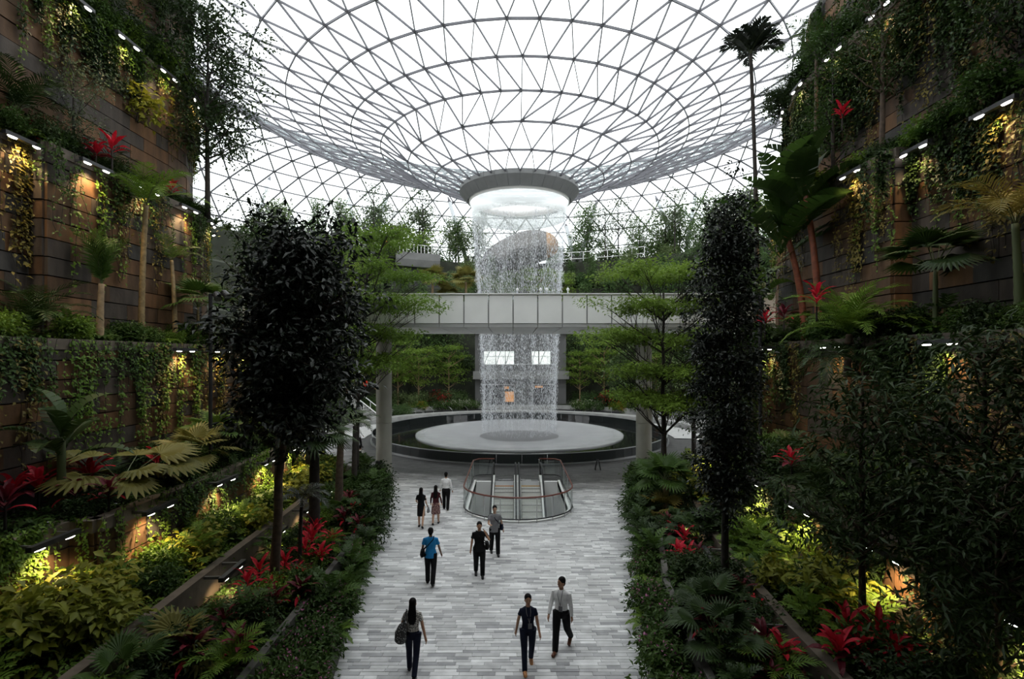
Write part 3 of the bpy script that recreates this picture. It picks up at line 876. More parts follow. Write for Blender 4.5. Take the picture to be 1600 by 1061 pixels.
# spray mist swelling up from the bowl: a thin volume
mm, nt, b, out = nodes_of('spray_mist'); nt.nodes.remove(b)
pv = nt.nodes.new('ShaderNodeVolumePrincipled'); pv.inputs['Color'].default_value = (0.96, 0.97, 1, 1); pv.inputs['Density'].default_value = 0.2
pv.inputs['Anisotropy'].default_value = 0.2
nt.links.new(pv.outputs[0], out.inputs['Volume'])
m = MB(); m.lathe([(0.01, 0.33), (8.3, 0.34), (8.4, 0.45), (6.5, 0.7), (4.2, 1.05), (0.01, 1.2)], 48)
o = m.build('spray_mist', mm, None, True); o.location = (FX, FY, 0); tag(o, 'white spray mist hanging over the pale bowl', 'mist', kind='stuff')

# ------------------------------------------------------------------ escalators
M['white'] = plain('white_enamel', (0.86, 0.86, 0.84), 0.4)
M['steelbright'] = plain('brushed_steel', (0.5, 0.5, 0.5), 0.3, metal=0.8)
M['redrail'] = plain('reddish_wood_rail', (0.16, 0.045, 0.03), 0.35)
M['clear'] = glassmat('clear_glass', (0.96, 0.98, 0.975), 0.05)
M['step'] = plain('escalator_step', (0.26, 0.26, 0.25), 0.5)
M['stepedge'] = plain('escalator_step_edge', (0.75, 0.75, 0.7), 0.5)
pit = tag(empty('wall_escalator_pit'), 'white lined U shaped opening in the floor around the escalators', kind='structure')
ol = opening_outline()
m = MB()
for a, b in zip(ol, ol[1:]):
    m.add([(a[0], a[1], -5), (b[0], b[1], -5), (b[0], b[1], 0.0), (a[0], a[1], 0.0)], [(0, 1, 2, 3)])
m.build('lining', M['white'], pit)
og = opening_outline(0.12)
m = MB()
for (a, b), (c, d) in zip(zip(ol, ol[1:]), zip(og, og[1:])):
    m.add([(a[0], a[1], 0.06), (b[0], b[1], 0.06), (d[0], d[1], 0.06), (c[0], c[1], 0.06), (c[0], c[1], -0.03), (d[0], d[1], -0.03), (a[0], a[1], -0.3), (b[0], b[1], -0.3)],
          [(0, 1, 2, 3), (3, 2, 5, 4), (1, 0, 6, 7)])
m.build('white_kerb', M['white'], pit)
m = MB(); m.box((ESC_X, 26, -5), (5.2, 9, 0.1)); m.build('pit_floor', M['concrete'], pit)
m = MB(); m.add([(ESC_X - ESC_W, ESC_Y1, -5), (ESC_X + ESC_W, ESC_Y1, -5), (ESC_X + ESC_W, ESC_Y1, -0.02), (ESC_X - ESC_W, ESC_Y1, -0.02)], [(0, 1, 2, 3)]); m.build('back_lining', M['white'], pit)
# fascia floor left and right of the escalator heads
TOPY = 28.2
for k, (xc, lab) in enumerate(((-0.42, 'left one of the two escalators going down in the floor opening'), (1.0, 'right one of the two escalators going down in the floor opening'))):
    xc += ESC_X - 0.28
    r = thing('escalator', lab, 'escalator', (xc, TOPY, 0))
    m = MB(); m.box((0, 0.75, -0.03), (1.0, 1.6, 0.06)); m.build('landing_plate', M['steelbright'], r)
    m = MB(); m.box((0, -0.05, 0.005), (1.0, 0.12, 0.012)); m.build('comb_plate', M['petal_yellow'], r)
    st = MB(); st.box((0, 0, 0), (1.0, 0.40, 0.05)); SM = st.mesh('step', M['step'])
    se = MB(); se.box((0, -0.19, -0.10), (1.0, 0.02, 0.2)); 
    for q in range(18):
        se.box((-0.47 + q * 0.0553, 0, 0.03), (0.02, 0.40, 0.012))
    SE = se.mesh('step_riser', M['stepedge'])
    for n in range(20):
        yy = -0.3 - n * 0.4; zz_ = -0.04 - max(0, n - 0.6) * 0.225
        o = link(bpy.data.objects.new('step', SM), r); o.location = (0, yy, zz_)
        q = link(bpy.data.objects.new('step_riser', SE), o)
    for s in (-1, 1):
        xs = s * 0.62
        low = Vector((xs, -7.2, -3.75)); top = Vector((xs, -0.3, 0.1)); end = Vector((xs, 1.5, 0.1))
        m = MB(); m.bar(top, low, 0.16, 0.34); m.bar(top, end, 0.16, 0.3); m.build('skirt', M['white'], r)
        m = MB(); 
        m.add([(xs, 1.4, 0.2), (xs, -0.3, 0.2), (xs, -7.2, -3.6), (xs, -7.2, -2.85), (xs, -0.3, 0.95), (xs, 1.2, 0.95), (xs, 1.5, 0.75)], [(0, 1, 4, 5, 6), (1, 2, 3, 4)])
        m.build('balustrade_glass', M['clear'], r)
        m = MB(); m.tube([(xs, 1.3, 0.35), (xs, 1.55, 0.5), (xs, 1.6, 0.75), (xs, 1.45, 0.95), (xs, 1.2, 1.0), (xs, -0.3, 1.0), (xs, -7.2, -2.8)], 0.05, 8)
        m.build('handrail', M['black'], r, True)
# guard rail around the opening
gr = thing('guard_rail', 'curved glass guard rail with a reddish handrail around the escalator opening', 'railing')
gl = opening_outline(0.2, 20)
gl = [(gl[0][0], ESC_Y1 + 0.4)] + gl[1:-1] + [(gl[-1][0], ESC_Y1 + 0.4)]
gl = [(gl[0][0] - 1.2, ESC_Y1 + 0.9), (gl[0][0] - 0.3, ESC_Y1 + 0.85)] + gl + [(gl[-1][0] + 0.3, ESC_Y1 + 0.85), (gl[-1][0] + 1.2, ESC_Y1 + 0.9)]
gl2 = [gl[0]]
for a, b in zip(gl, gl[1:]):
    n = max(1, round(math.hypot(b[0] - a[0], b[1] - a[1]) / 1.0))
    for k in range(1, n + 1): gl2.append((a[0] + (b[0] - a[0]) * k / n, a[1] + (b[1] - a[1]) * k / n))
m = MB(); m.tube([(p[0], p[1], 1.08) for p in gl2], 0.035, 8); m.build('handrail', M['redrail'], gr, True)
m = MB(); m.tube([(p[0], p[1], 0.16) for p in gl2], 0.03, 6); m.build('bottom_rail', M['darkmetal'], gr, True)
for i, (a, b) in enumerate(zip(gl2, gl2[1:])):
    m = MB(); A = Vector((a[0], a[1], 0.6)); B = Vector((b[0], b[1], 0.6))
    m.bar(A + (B - A) * 0.01, A + (B - A) * 0.99, 0.015, 0.84); m.build('glass_panel', M['clear'], gr)
    if i % 2 == 0:
        m = MB(); m.tube([(a[0], a[1], -0.02), (a[0], a[1], 1.06)], 0.02, 8); m.build('post', M['steelbright'], gr)
        m = MB(); m.box((a[0], a[1], 1.03), (0.09, 0.09, 0.03)); m.build('rail_bracket', M['steelbright'], gr)
c = on_level(934, 734)
r = thing('floor_sign', 'small black folding floor sign near the fountain', 'sign', (c.x, c.y, 0))
for s in (-1, 1):
    m = MB(); m.bar((0.17 * s, 0, 0.0), (0.04 * s, 0, 0.62), 0.28, 0.03, (1, 0, 0)); m.build('sign_leaf', M['black'], r)

# ------------------------------------------------------------------ far side: hillside, terrace, shops
M['hill'] = plain('hill_soil', (0.03, 0.035, 0.022), 0.95, noise=0.4, nscale=0.7, bump=0.4)
M['terrace'] = plain('terrace_concrete', (0.17, 0.17, 0.165), 0.7, noise=0.15, nscale=0.8)
m = MB()
m.lathe([(21.0, -0.1), (21.0, 0.9), (23.5, 1.2), (24.5, 5.0), (28.0, 6.2), (29.0, 11.5), (32.5, 12.5), (33.3, 17.2), (36, 18.0), (36.4, 21.9), (58, 22.2)], 80, math.radians(-12), math.radians(192))
o = m.build('hillside', M['hill']); o.location = (FX, FY, 0); tag(o, kind='structure')

# ------------------------------------------------------------------ plant kinds
def frond_mb(L, n, leafL, leafW, e0, arch, droop=0.35, pet=0.12, fwd=0.5, rr=0.012, seed=1):
    """feather frond growing along +x: (rachis, leaflets)"""
    rg = random.Random(seed)
    pts = []; p = Vector((0, 0, 0)); N = 14
    for i in range(N + 1):
        t = i / N; pts.append(p.copy())
        e = e0 - arch * t ** 1.3
        p = p + Vector((math.cos(e), 0, math.sin(e))) * (L / N)
    ra = MB(); ra.tube(pts, [rr * (1 - 0.8 * i / N) for i in range(N + 1)], 4)
    lf = MB()
    for k in range(n):
        t = pet + (1 - pet) * (k + 0.5) / n
        f = t * N; i = min(int(f), N - 1); q = pts[i].lerp(pts[i + 1], f - i); tg = (pts[i + 1] - pts[i]).normalized()
        up = Vector((-tg.z, 0, tg.x))
        prof = math.sin(PI * min(0.97, 0.16 + 0.84 * (t - pet) / (1 - pet))) ** 0.6
        for s in (-1, 1):
            ln = leafL * prof * rg.uniform(0.88, 1.1)
            fw = fwd + 0.5 * t + rg.uniform(-0.08, 0.08)
            d = (Vector((0, s, 0)) * math.cos(fw) + tg * math.sin(fw) + up * rg.uniform(0.05, 0.25)).normalized()
            d2 = (d - Vector((0, 0, 1)) * droop * rg.uniform(0.7, 1.3)).normalized()
            wv = tg * (leafW * 0.5)
            m1 = q + d * (ln * 0.5); m2 = m1 + d2 * (ln * 0.5)
            lf.add([q - wv * 0.5, q + wv * 0.5, m1 + wv, m1 - wv, m2], [(0, 1, 2, 3), (3, 2, 4)])
    return ra, lf
def fan_mb(P, e, R, n=18, spread=2.5, w=0.10, droop=0.3, seed=1):
    """fan leaf: stalk along +x then a pleated half-round blade"""
    rg = random.Random(seed)
    tip = Vector((math.cos(e) * P, 0, math.sin(e) * P))
    st = MB(); st.tube([(0, 0, 0), tip * 0.5 + Vector((0, 0, 0.04 * P)), tip], [0.016, 0.013, 0.01], 4)
    lf = MB()
    ax = Vector((math.cos(e - 0.5), 0, math.sin(e - 0.5))); side = Vector((0, 1, 0)); up = Vector((-ax.z, 0, ax.x))
    for k in range(n):
        a = (k / (n - 1) - 0.5) * 2 * spread / 2 * 1.1
        d = ax * math.cos(a) + side * math.sin(a)
        ln = R * (0.78 + 0.22 * math.cos(a)) * rg.uniform(0.93, 1.05)
        s = up.cross(d).normalized() * (w * R * 0.5)
        m1 = tip + d * (ln * 0.6) + up * 0.02; t2 = tip + d * ln - Vector((0, 0, 1)) * droop * ln * 0.35
        r1 = up * (w * R * 0.22)
        lf.add([tip, m1 + s, m1 + r1, m1 - s, t2 + s * 0.15, t2 - s * 0.15], [(0, 1, 2), (0, 2, 3), (1, 4, 5, 2), (2, 5, 3)])
    return st, lf
def blade_mb(L, Wd, e0, arch, pet=0.15, fold=0.3, nseg=7, wave=0.0, split=False, seed=1):
    """broad strap leaf with a keel; 'split' cuts its edge into fingers"""
    rg = random.Random(seed)
    p = Vector((0, 0, 0)); pts = []; lf = MB()
    for i in range(nseg + 1):
        t = i / nseg; pts.append(p.copy()); e = e0 - arch * t ** 1.4
        p = p + Vector((math.cos(e), 0, math.sin(e))) * (L / nseg)
    L_, C_, R_ = [], [], []
    for i, q in enumerate(pts):
        t = i / nseg; e = e0 - arch * t ** 1.4
        up = Vector((-math.sin(e), 0, math.cos(e)))
        if t < pet: w = 0.08 * Wd
        else:
            u = (t - pet) / (1 - pet); w = Wd * (math.sin(PI * min(1, u * 0.93 + 0.07)) ** 0.7) * 0.5
        if i == nseg: w = 0.004
        wv = wave * rg.uniform(-1, 1)
        L_.append(q + Vector((0, w, 0)) + up * (w * fold + wv)); C_.append(q); R_.append(q + Vector((0, -w, 0)) + up * (w * fold - wv))
    if not split:
        vs = L_ + C_ + R_; n = nseg + 1
        lf.add(vs, [(i, i + 1, n + i + 1, n + i) for i in range(nseg)] + [(n + i, n + i + 1, 2 * n + i + 1, 2 * n + i) for i in range(nseg)])
    else:
        for i in range(nseg):
            gap = rg.uniform(0.55, 0.95)
            for S in (L_, R_):
                a, b, c0, c1 = S[i], S[i + 1], C_[i], C_[i + 1]
                fw = (c1 - c0) * 0.5
                lf.add([c0, c1, c0.lerp(c1, gap) + (b - c1) + fw, a + fw], [(0, 1, 2, 3)])
    return lf
def ring_of(meshes_, n, tilt=(0, 0), start=0.0, jitter=0.25, zs=0.0, sc=(0.85, 1.1), seed=3, golden=True):
    """placements for n leaves taken in turn: [(index, matrix)]"""
    rg = random.Random(seed); out = []
    for k in range(n):
        a = start + (k * 2.39996 if golden else 2 * PI * k / n) + rg.uniform(-jitter, jitter)
        t = tilt[0] + (tilt[1] - tilt[0]) * (k / max(1, n - 1))
        s = rg.uniform(*sc)
        mt = Matrix.Translation((0, 0, zs * k / max(1, n - 1))) @ Matrix.Rotation(a, 4, 'Z') @ Matrix.Rotation(-t, 4, 'Y') @ Matrix.Rotation(rg.uniform(-.2, .2), 4, 'X') @ Matrix.Scale(s, 4)
        out.append((k % meshes_, mt))
    return out
COUNTS = {}
class Kind:
    """a kind of plant: shared part meshes and where they sit"""
    def __init__(s, name, cat): s.name, s.cat, s.parts = name, cat, []
    def add(s, part, mesh, mt=None, sub=None): s.parts.append((part, mesh, mt or Matrix.Identity(4), sub)); return s
    def place(s, loc, rz, sc, label, group=None):
        r = thing(s.name, label, s.cat, loc, rz, group, sc)
        for part, me, mt, sub in s.parts:
            o = link(bpy.data.objects.new(part, me), r); o.matrix_local = mt
            if sub:
                for sn, sm in sub: link(bpy.data.objects.new(sn, sm), o)
        return r
def joined(mat, pair, name):
    a, b = pair; b.add(a.v, a.f)
    return b.mesh(name, M[mat])
def two(mats, pair, names):
    return [q.mesh(n, M[mm]) for q, n, mm in zip(pair, names, mats)]
def feather_palm(trunkH, nfr, L, leafL, leafW, n, e0, arch, mats, trunk_r=0.07, tilt=(0.5, -0.3), droop=0.35, seed=1, bend=0.1, name='feather_palm', cat='palm', zs=0.12, rings=True):
    K = Kind(name, cat)
    top = Vector((bend * trunkH * 0.3, 0, trunkH))
    if trunkH > 0.05:
        m = MB(); N = max(6, int(trunkH * (7 if rings else 2)))
        m.tube([(top.x * (i / N) ** 2, 0, trunkH * i / N) for i in range(N + 1)], [trunk_r * (1.25 - 0.4 * i / N) * (1.0 + (0.10 if i % 2 and rings else 0)) for i in range(N + 1)], 9)
        K.add('trunk', m.mesh('trunk', M[mats[2]], True))
    big = trunkH > 0.7
    fr = [two((mats[1], mats[0]), frond_mb(L, n, leafL, leafW, e0 + 0.08 * v, arch + 0.1 * v, droop, seed=seed * 10 + v), ('frond_rib', 'frond')) if big else
          (None, joined(mats[0], frond_mb(L, n, leafL, leafW, e0 + 0.08 * v, arch + 0.1 * v, droop, seed=seed * 10 + v), 'frond')) for v in range(2)]
    for i, mt in ring_of(2, nfr, tilt, seed=seed, zs=zs):
        K.add('frond', fr[i][1], Matrix.Translation(top - Vector((0, 0, zs * 0.5))) @ mt, [('frond_rib', fr[i][0])] if big else None)
    return K
def fan_palm(trunkH, nf, P, R, n, mats, trunk_r=0.08, spread=2.9, tilt=(0.9, -0.5), seed=1, name='fan_palm', w=0.14, droop=0.3, e=0.5):
    K = Kind(name, 'palm')
    if trunkH > 0.05:
        m = MB(); N = max(5, int(trunkH * 6))
        m.tube([(0, 0, trunkH * i / N) for i in range(N + 1)], [trunk_r * (1.2 - 0.35 * i / N) * (1.12 if i % 2 else 1) for i in range(N + 1)], 9)
        K.add('trunk', m.mesh('trunk', M[mats[2]], True))
    fr = [two((mats[1], mats[0]), fan_mb(P, e + 0.1 * v, R, n, spread, w, droop, seed=seed + v), ('leaf_stalk', 'fan_leaf')) for v in range(2)]
    for i, mt in ring_of(2, nf, tilt, seed=seed, zs=0.15):
        K.add('fan_leaf', fr[i][1], Matrix.Translation((0, 0, max(0, trunkH - 0.1))) @ mt, [('leaf_stalk', fr[i][0])])
    return K
def blade_plant(name, cat, n, L, Wd, e0, arch, mat, stemH=0.0, stem='greenstem', stem_r=0.02, tilt=(0.6, -0.3), seed=1, pet=0.15, split=False, nseg=7, part='leaf', fold=0.3, zs=None, mat2=None, n2=0, lean=(0, 0)):
    K = Kind(name, cat)
    if stemH > 0.02:
        m = MB(); m.tube([(lean[0] * u * u, lean[1] * u * u, stemH * u) for u in (0, .15, .3, .45, .6, .75, .9, 1)], [stem_r * (1.2 - 0.3 * u + (0.06 if q % 2 else 0)) for q, u in enumerate((0, .15, .3, .45, .6, .75, .9, 1))], 8); K.add('stem', m.mesh('stem', M[stem], True))
    me = [blade_mb(L * (1 - 0.12 * v), Wd, e0 + 0.1 * v, arch, pet, fold, nseg, 0.01, split, seed + v).mesh(part, M[mat]) for v in range(2)]
    me2 = blade_mb(L * 0.95, Wd, e0 - 0.1, arch + 0.3, pet, fold, nseg, 0.01, split, seed + 5).mesh(part, M[mat2]) if mat2 else None
    z = stemH * 0.35 if zs is None else zs
    pl = ring_of(2, n + n2, tilt[::-1], seed=seed, zs=z)
    for k, (i, mt) in enumerate(pl):
        K.add(part, me2 if (me2 and k < n2) else me[i], Matrix.Translation((lean[0], lean[1], max(0, stemH - z))) @ mt)
    return K
def shrub(name, rx, rz, nc, per, L, Wd, mat, stem='barkdark', flat=0.2, seed=1, stems=5, cat='shrub', spread=0.12, flowers=None):
    rg = np.random.default_rng(seed); K = Kind(name, cat)
    th = rg.uniform(0, 2 * PI, nc); u = rg.uniform(0, 1, nc) ** 0.5; zz = rg.uniform(0.12, 1, nc)
    rad = rx * u * np.sqrt(np.clip(1 - (zz - 0.45) ** 2 * 1.8, 0.1, 1))
    cs = np.stack([rad * np.cos(th), rad * np.sin(th), zz * rz], 1)
    V, Q = cloud(cs, per, (spread, spread, spread * 0.8), L, Wd, flat, 0.15, rg)
    m = MB()
    for k in range(stems):
        c = cs[rg.integers(nc)]
        m.tube([(0.05 * math.cos(k), 0.05 * math.sin(k), -0.05), (c[0] * 0.4, c[1] * 0.4, c[2] * 0.55), tuple(c)], [0.02, 0.014, 0.006], 5)
    K.add('stems', m.mesh('stems', M[stem]))
    K.add('foliage', fast_mesh('foliage', V, Q, M[mat]))
    if flowers:
        fm, nf, fs = flowers
        f = rg.integers(0, nc, nf); fc = cs[f] * np.array([1.1, 1.1, 1.08]) + np.array([0, 0, 0.05])
        V, Q = cloud(fc, 9, (fs, fs, fs), fs * 0.8, fs * 0.6, 0, -0.2, rg)
        K.add('flowers', fast_mesh('flowers', V, Q, M[fm]))
    return K
def vine(Lz, wx, n, L, Wd, mat, seed=1, bushy=1.0):
    """hanging strands in the x-z plane, leaves proud of the wall on -y"""
    rg = np.random.default_rng(seed); K = Kind('wall_vine', 'vine')
    m = MB(); pos = []
    for s in range(n):
        x0 = rg.uniform(-wx, wx); ln = Lz * rg.uniform(0.45, 1.0); x = x0; pts = []
        N = 8
        for i in range(N + 1):
            pts.append((x, -0.06 - 0.05 * rg.random(), 0.1 - ln * i / N)); x += rg.normal(0, 0.07)
        m.tube(pts, 0.007, 4)
        k = int(ln * 16 * bushy)
        t = rg.uniform(0, N, k); i = np.minimum(t.astype(int), N - 1)
        P = np.array(pts); q = P[i] + (P[i + 1] - P[i]) * (t - i)[:, None] + rg.normal(0, 0.06, (k, 3)) * np.array([1, 0.4, 1])
        pos.append(q)
    pos = np.concatenate(pos); k = len(pos)
    d = np.stack([rg.normal(0, 0.7, k), -np.abs(rg.normal(0.5, 0.3, k)), rg.normal(-0.5, 0.4, k)], 1)
    nor = np.stack([rg.normal(0, 0.3, k), np.full(k, -0.7), np.full(k, 0.7)], 1)
    V, Q = leaf_arrays(pos, d, nor, L * rg.uniform(0.7, 1.3, k), Wd * rg.uniform(0.7, 1.3, k))
    K.add('vine_stems', m.mesh('vine_stems', M['barkdark'])); K.add('foliage', fast_mesh('foliage', V, Q, M[mat]))
    return K

def tree(name, label, base, H, crown, trunk_r, leaf, mats, style='round', seed=1, group=None, cat='tree', nb=14, nc=120, per=40, trunk_to=0.9, lean=(0, 0), rz=0.0, kind_only=False, twig=True):
    """crown = (z0, z1, rx, ry); leaf = (length, width, spread). Trunk, branches and foliage are parts."""
    rg = np.random.default_rng(seed); z0, z1, rx, ry = crown
    top = np.array([lean[0], lean[1], H])
    K = Kind(name, cat)
    m = MB(); N = 8
    tp = [np.array([lean[0] * (i / N) ** 1.5 + (rg.normal(0, 0.02) * H * 0.1 if 0 < i < N else 0), lean[1] * (i / N) ** 1.5, H * trunk_to * i / N]) for i in range(N + 1)]
    m.tube(tp, [trunk_r * (1.15 - 0.85 * i / N) for i in range(N + 1)], 8)
    K.add('trunk', m.mesh('trunk', M[mats[1]], True))
    def tr(z):
        f = np.clip(z / (H * trunk_to), 0, 1) * N; i = min(int(f), N - 1); return tp[i] + (tp[i + 1] - tp[i]) * (f - i)
    cs = []; m = MB()
    for b in range(nb):
        u = (b + rg.random()) / nb; a = b * 2.39996 + rg.normal(0, 0.3)
        if style == 'tier':
            tier = math.floor(u * 5) / 5; zt = z0 + (z1 - z0) * (tier + 0.12 + rg.uniform(-0.03, 0.05)); sw = math.sin(PI * (0.18 + 0.62 * (1 - tier))) 
            e = np.array([math.cos(a) * rx * sw, math.sin(a) * ry * sw, 0]); end = tr(zt) + e; end[2] = zt
            s0 = tr(max(z0 * 0.85, zt - 0.25 * (z1 - z0)))
        else:
            zt = z0 + (z1 - z0) * (0.08 + 0.9 * u); v = (zt - (z0 + z1) / 2) / ((z1 - z0) / 2)
            sw = max(0.2, 1 - abs(v) ** (2.6 if style == 'column' else 2.0)) ** 0.5
            if style == 'cone': sw = max(0.12, 1.05 * (1 - u) ** 0.8)
            e = np.array([math.cos(a) * rx * sw, math.sin(a) * ry * sw, 0]) * (0.85 if rx < 1 else rg.uniform(0.55, 1.08)); end = tr(zt) + e; end[2] = zt
            s0 = tr(max(z0 * 0.75, zt - np.linalg.norm(e) * (0.9 if style != 'column' else 0.5)))
        mid = (s0 + end) / 2 + np.array([0, 0, -0.05 * H * (0.3 if style == 'tier' else 0.5)]) * 0.5
        m.tube([s0, mid, end], [trunk_r * 0.38, trunk_r * 0.24, trunk_r * 0.08], 5)
        k = max(2, nc // nb)
        for c in range(k):
            f = rg.uniform(0.35, 1.08); q = s0 + (end - s0) * f
            wob = np.array([rx, ry, 0]) * 0.24 * (f if style == 'tier' else 1)
            q = q + rg.normal(size=3) * wob + np.array([0, 0, rg.normal(0, (z1 - z0) * (0.012 if style == 'tier' else 0.05))])
            if style == 'tier': q[2] = end[2] + 0.04 * (z1 - z0) * f + rg.normal(0, 0.05)
            cs.append(q)
            if twig: m.tube([s0 + (end - s0) * min(1, f * 0.8), q], [trunk_r * 0.09, trunk_r * 0.04], 3)
    K.add('branches', m.mesh('branches', M[mats[1]]))
    sp = leaf[2]
    V, Q = cloud(cs, per, (sp, sp, sp * (0.4 if style == 'tier' else 0.8)), leaf[0], leaf[1], 0.5 if style == 'tier' else 0.25, 0.05 if style == 'tier' else 0.25, rg)
    K.add('foliage', fast_mesh('foliage', V, Q, M[mats[0]]))
    if kind_only: return K
    return K.place(base, rz, 1.0, label, group)

# ------------------------------------------------------------------ shared kinds
KD = {}
KD['cordyline'] = blade_plant('cordyline', 'red plant', 11, 0.52, 0.11, 0.95, 1.3, 'lf_red', 0.42, 'barkdark', 0.018, (0.35, -0.35), seed=3, mat2='lf_wine', n2=4)
KD['cordyline2'] = blade_plant('cordyline', 'red plant', 12, 0.46, 0.09, 1.05, 1.1, 'lf_red', 0.6, 'barkdark', 0.018, (0.3, -0.5), seed=8)
KD['cordyline3'] = blade_plant('cordyline', 'red plant', 12, 0.5, 0.10, 0.85, 1.2, 'lf_wine', 0.5, 'barkdark', 0.018, (0.4, -0.4), seed=12, mat2='lf_red', n2=2)
def fern_kind(L, n, mat, seed, e0=0.95, arch=1.7):
    K = Kind('fern', 'fern')
    fr = [joined(mat, frond_mb(L, 22, L * 0.17, L * 0.055, e0 + 0.12 * v, arch, 0.2, 0.1, 0.15, 0.006, seed + v), 'frond') for v in range(2)]
    for i, mt in ring_of(2, n, (0.15, -0.25), seed=seed, zs=0.03): K.add('frond', fr[i], mt)
    return K
KD['fern_mid'] = fern_kind(0.8, 12, 'lf_mid', 4)
KD['fern_bright'] = fern_kind(0.7, 13, 'lf_bright', 9)
KD['fern_big'] = fern_kind(1.15, 11, 'lf_mid', 14, 0.8, 1.5)
def lobed_kind(mat, seed, n=16, H=0.55):
    K = Kind('lobed_leaf_shrub', 'shrub')
    fr = [joined(mat, frond_mb(0.8, 6, 0.24, 0.085, 0.9 + 0.2 * v, 1.3, 0.35, 0.42, 0.25, 0.009, seed + v), 'lobed_leaf') for v in range(2)]
    for i, mt in ring_of(2, n, (-0.3, 0.5), seed=seed, zs=H): K.add('lobed_leaf', fr[i], mt)
    return K
KD['lobed_dark'] = lobed_kind('lf_dark', 5); KD['lobed_mid'] = lobed_kind('lf_mid', 6); KD['lobed_bright'] = lobed_kind('lf_bright', 7, 14)
KD['bush_dark'] = shrub('leafy_bush', 0.6, 0.9, 70, 26, 0.13, 0.05, 'lf_dark', seed=2)
KD['bush_mid'] = shrub('leafy_bush', 0.6, 0.85, 70, 24, 0.14, 0.06, 'lf_mid', seed=3)
KD['bush_bright'] = shrub('leafy_bush', 0.55, 0.8, 60, 22, 0.14, 0.06, 'lf_bright', seed=4)
KD['bush_lime'] = shrub('leafy_bush', 0.6, 0.9, 36, 12, 0.24, 0.12, 'lf_lime', seed=5, flat=0.5, spread=0.16)
KD['bush_pink'] = shrub('flowering_bush', 0.5, 0.6, 55, 22, 0.13, 0.05, 'lf_mid', seed=6, flowers=('petal_pink', 11, 0.07))
KD['bush_white'] = shrub('white_flower_bed', 1.2, 0.7, 70, 14, 0.26, 0.11, 'lf_mid', seed=16, flowers=('petal_white', 40, 0.12), spread=0.2)
KD['bush_yellow'] = shrub('yellow_flower_bed', 1.1, 0.6, 60, 14, 0.26, 0.11, 'lf_bright', seed=17, flowers=('petal_yellow', 40, 0.12), spread=0.2)
KD['bush_red'] = shrub('red_flower_bed', 1.2, 0.9, 50, 14, 0.26, 0.11, 'lf_dark', seed=18, flowers=('lf_red', 60, 0.16), spread=0.2)
for k, (lz, wx, n, L, wd, mt, bs) in enumerate(((2.6, 0.5, 5, 0.11, 0.07, 'lf_mid', 1.2), (3.6, 0.8, 6, 0.12, 0.08, 'lf_bright', 1.2), (1.8, 0.9, 8, 0.11, 0.07, 'lf_mid', 2.0),
                                             (4.6, 0.7, 6, 0.13, 0.08, 'lf_olive', 0.8), (2.4, 1.1, 14, 0.13, 0.08, 'lf_dark', 3.0), (1.2, 1.0, 16, 0.12, 0.07, 'lf_bright', 2.5))):
    KD['vine%d' % k] = vine(lz, wx, n, L, wd, mt, seed=40 + k, bushy=bs)
KD['areca'] = feather_palm(0.0, 13, 1.5, 0.42, 0.035, 24, 1.25, 1.5, ('lf_mid', 'greenstem', 'cane'), seed=2, name='clumping_palm', tilt=(0.1, -0.5))
KD['areca_dark'] = feather_palm(0.0, 14, 1.6, 0.45, 0.035, 24, 1.2, 1.5, ('lf_dark', 'greenstem', 'cane'), seed=5, name='clumping_palm', tilt=(0.1, -0.6))
KD['fan_low'] = fan_palm(0.25, 13, 0.75, 0.55, 16, ('lf_mid', 'greenstem', 'bark'), seed=4)
KD['fan_low_dark'] = fan_palm(0.3, 15, 0.8, 0.62, 20, ('lf_dark', 'greenstem', 'bark'), seed=6, w=0.10)

def scatter(items, word, group, keyf, place_word):
    """items: (kind, loc, rz, sc); labelled by their order"""
    items = sorted(items, key=keyf)
    for k, (kd, loc, rz, sc) in enumerate(items):
        KD[kd].place(loc, rz, sc, '%s, %s %s' % (word, ordw(k + 1), place_word), group)

# ------------------------------------------------------------------ single trees and palms of the valley
U = lambda a, b: rnd.uniform(a, b)
# big dark tree left of the path
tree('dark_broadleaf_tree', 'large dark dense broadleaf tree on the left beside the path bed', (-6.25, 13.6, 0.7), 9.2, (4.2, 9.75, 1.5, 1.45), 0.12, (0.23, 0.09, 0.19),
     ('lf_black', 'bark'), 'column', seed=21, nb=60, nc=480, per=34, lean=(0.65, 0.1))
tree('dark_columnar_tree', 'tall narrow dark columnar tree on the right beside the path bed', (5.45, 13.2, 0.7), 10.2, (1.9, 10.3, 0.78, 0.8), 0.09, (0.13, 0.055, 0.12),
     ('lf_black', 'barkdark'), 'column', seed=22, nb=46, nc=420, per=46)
# tiered trees in front of the bridge
tree('tiered_tree', 'bright green tiered tree in front of the right end of the bridge', (at(1037, 700, 24.5).x, 24.5, 0.7), 10.4, (3.1, 10.6, 2.75, 2.5), 0.13, (0.19, 0.09, 0.27),
     ('lf_tier', 'barkdark'), 'tier', seed=23, nb=40, nc=360, per=60)
tree('tiered_tree', 'bright green spreading tree in front of the left end of the bridge', (at(556, 700, 27.0).x, 27.0, 0.3), 12.6, (5.2, 13.0, 3.2, 2.6), 0.11, (0.19, 0.09, 0.29),
     ('lf_tier', 'barkdark'), 'tier', seed=24, nb=40, nc=360, per=60, lean=(0.6, 0))
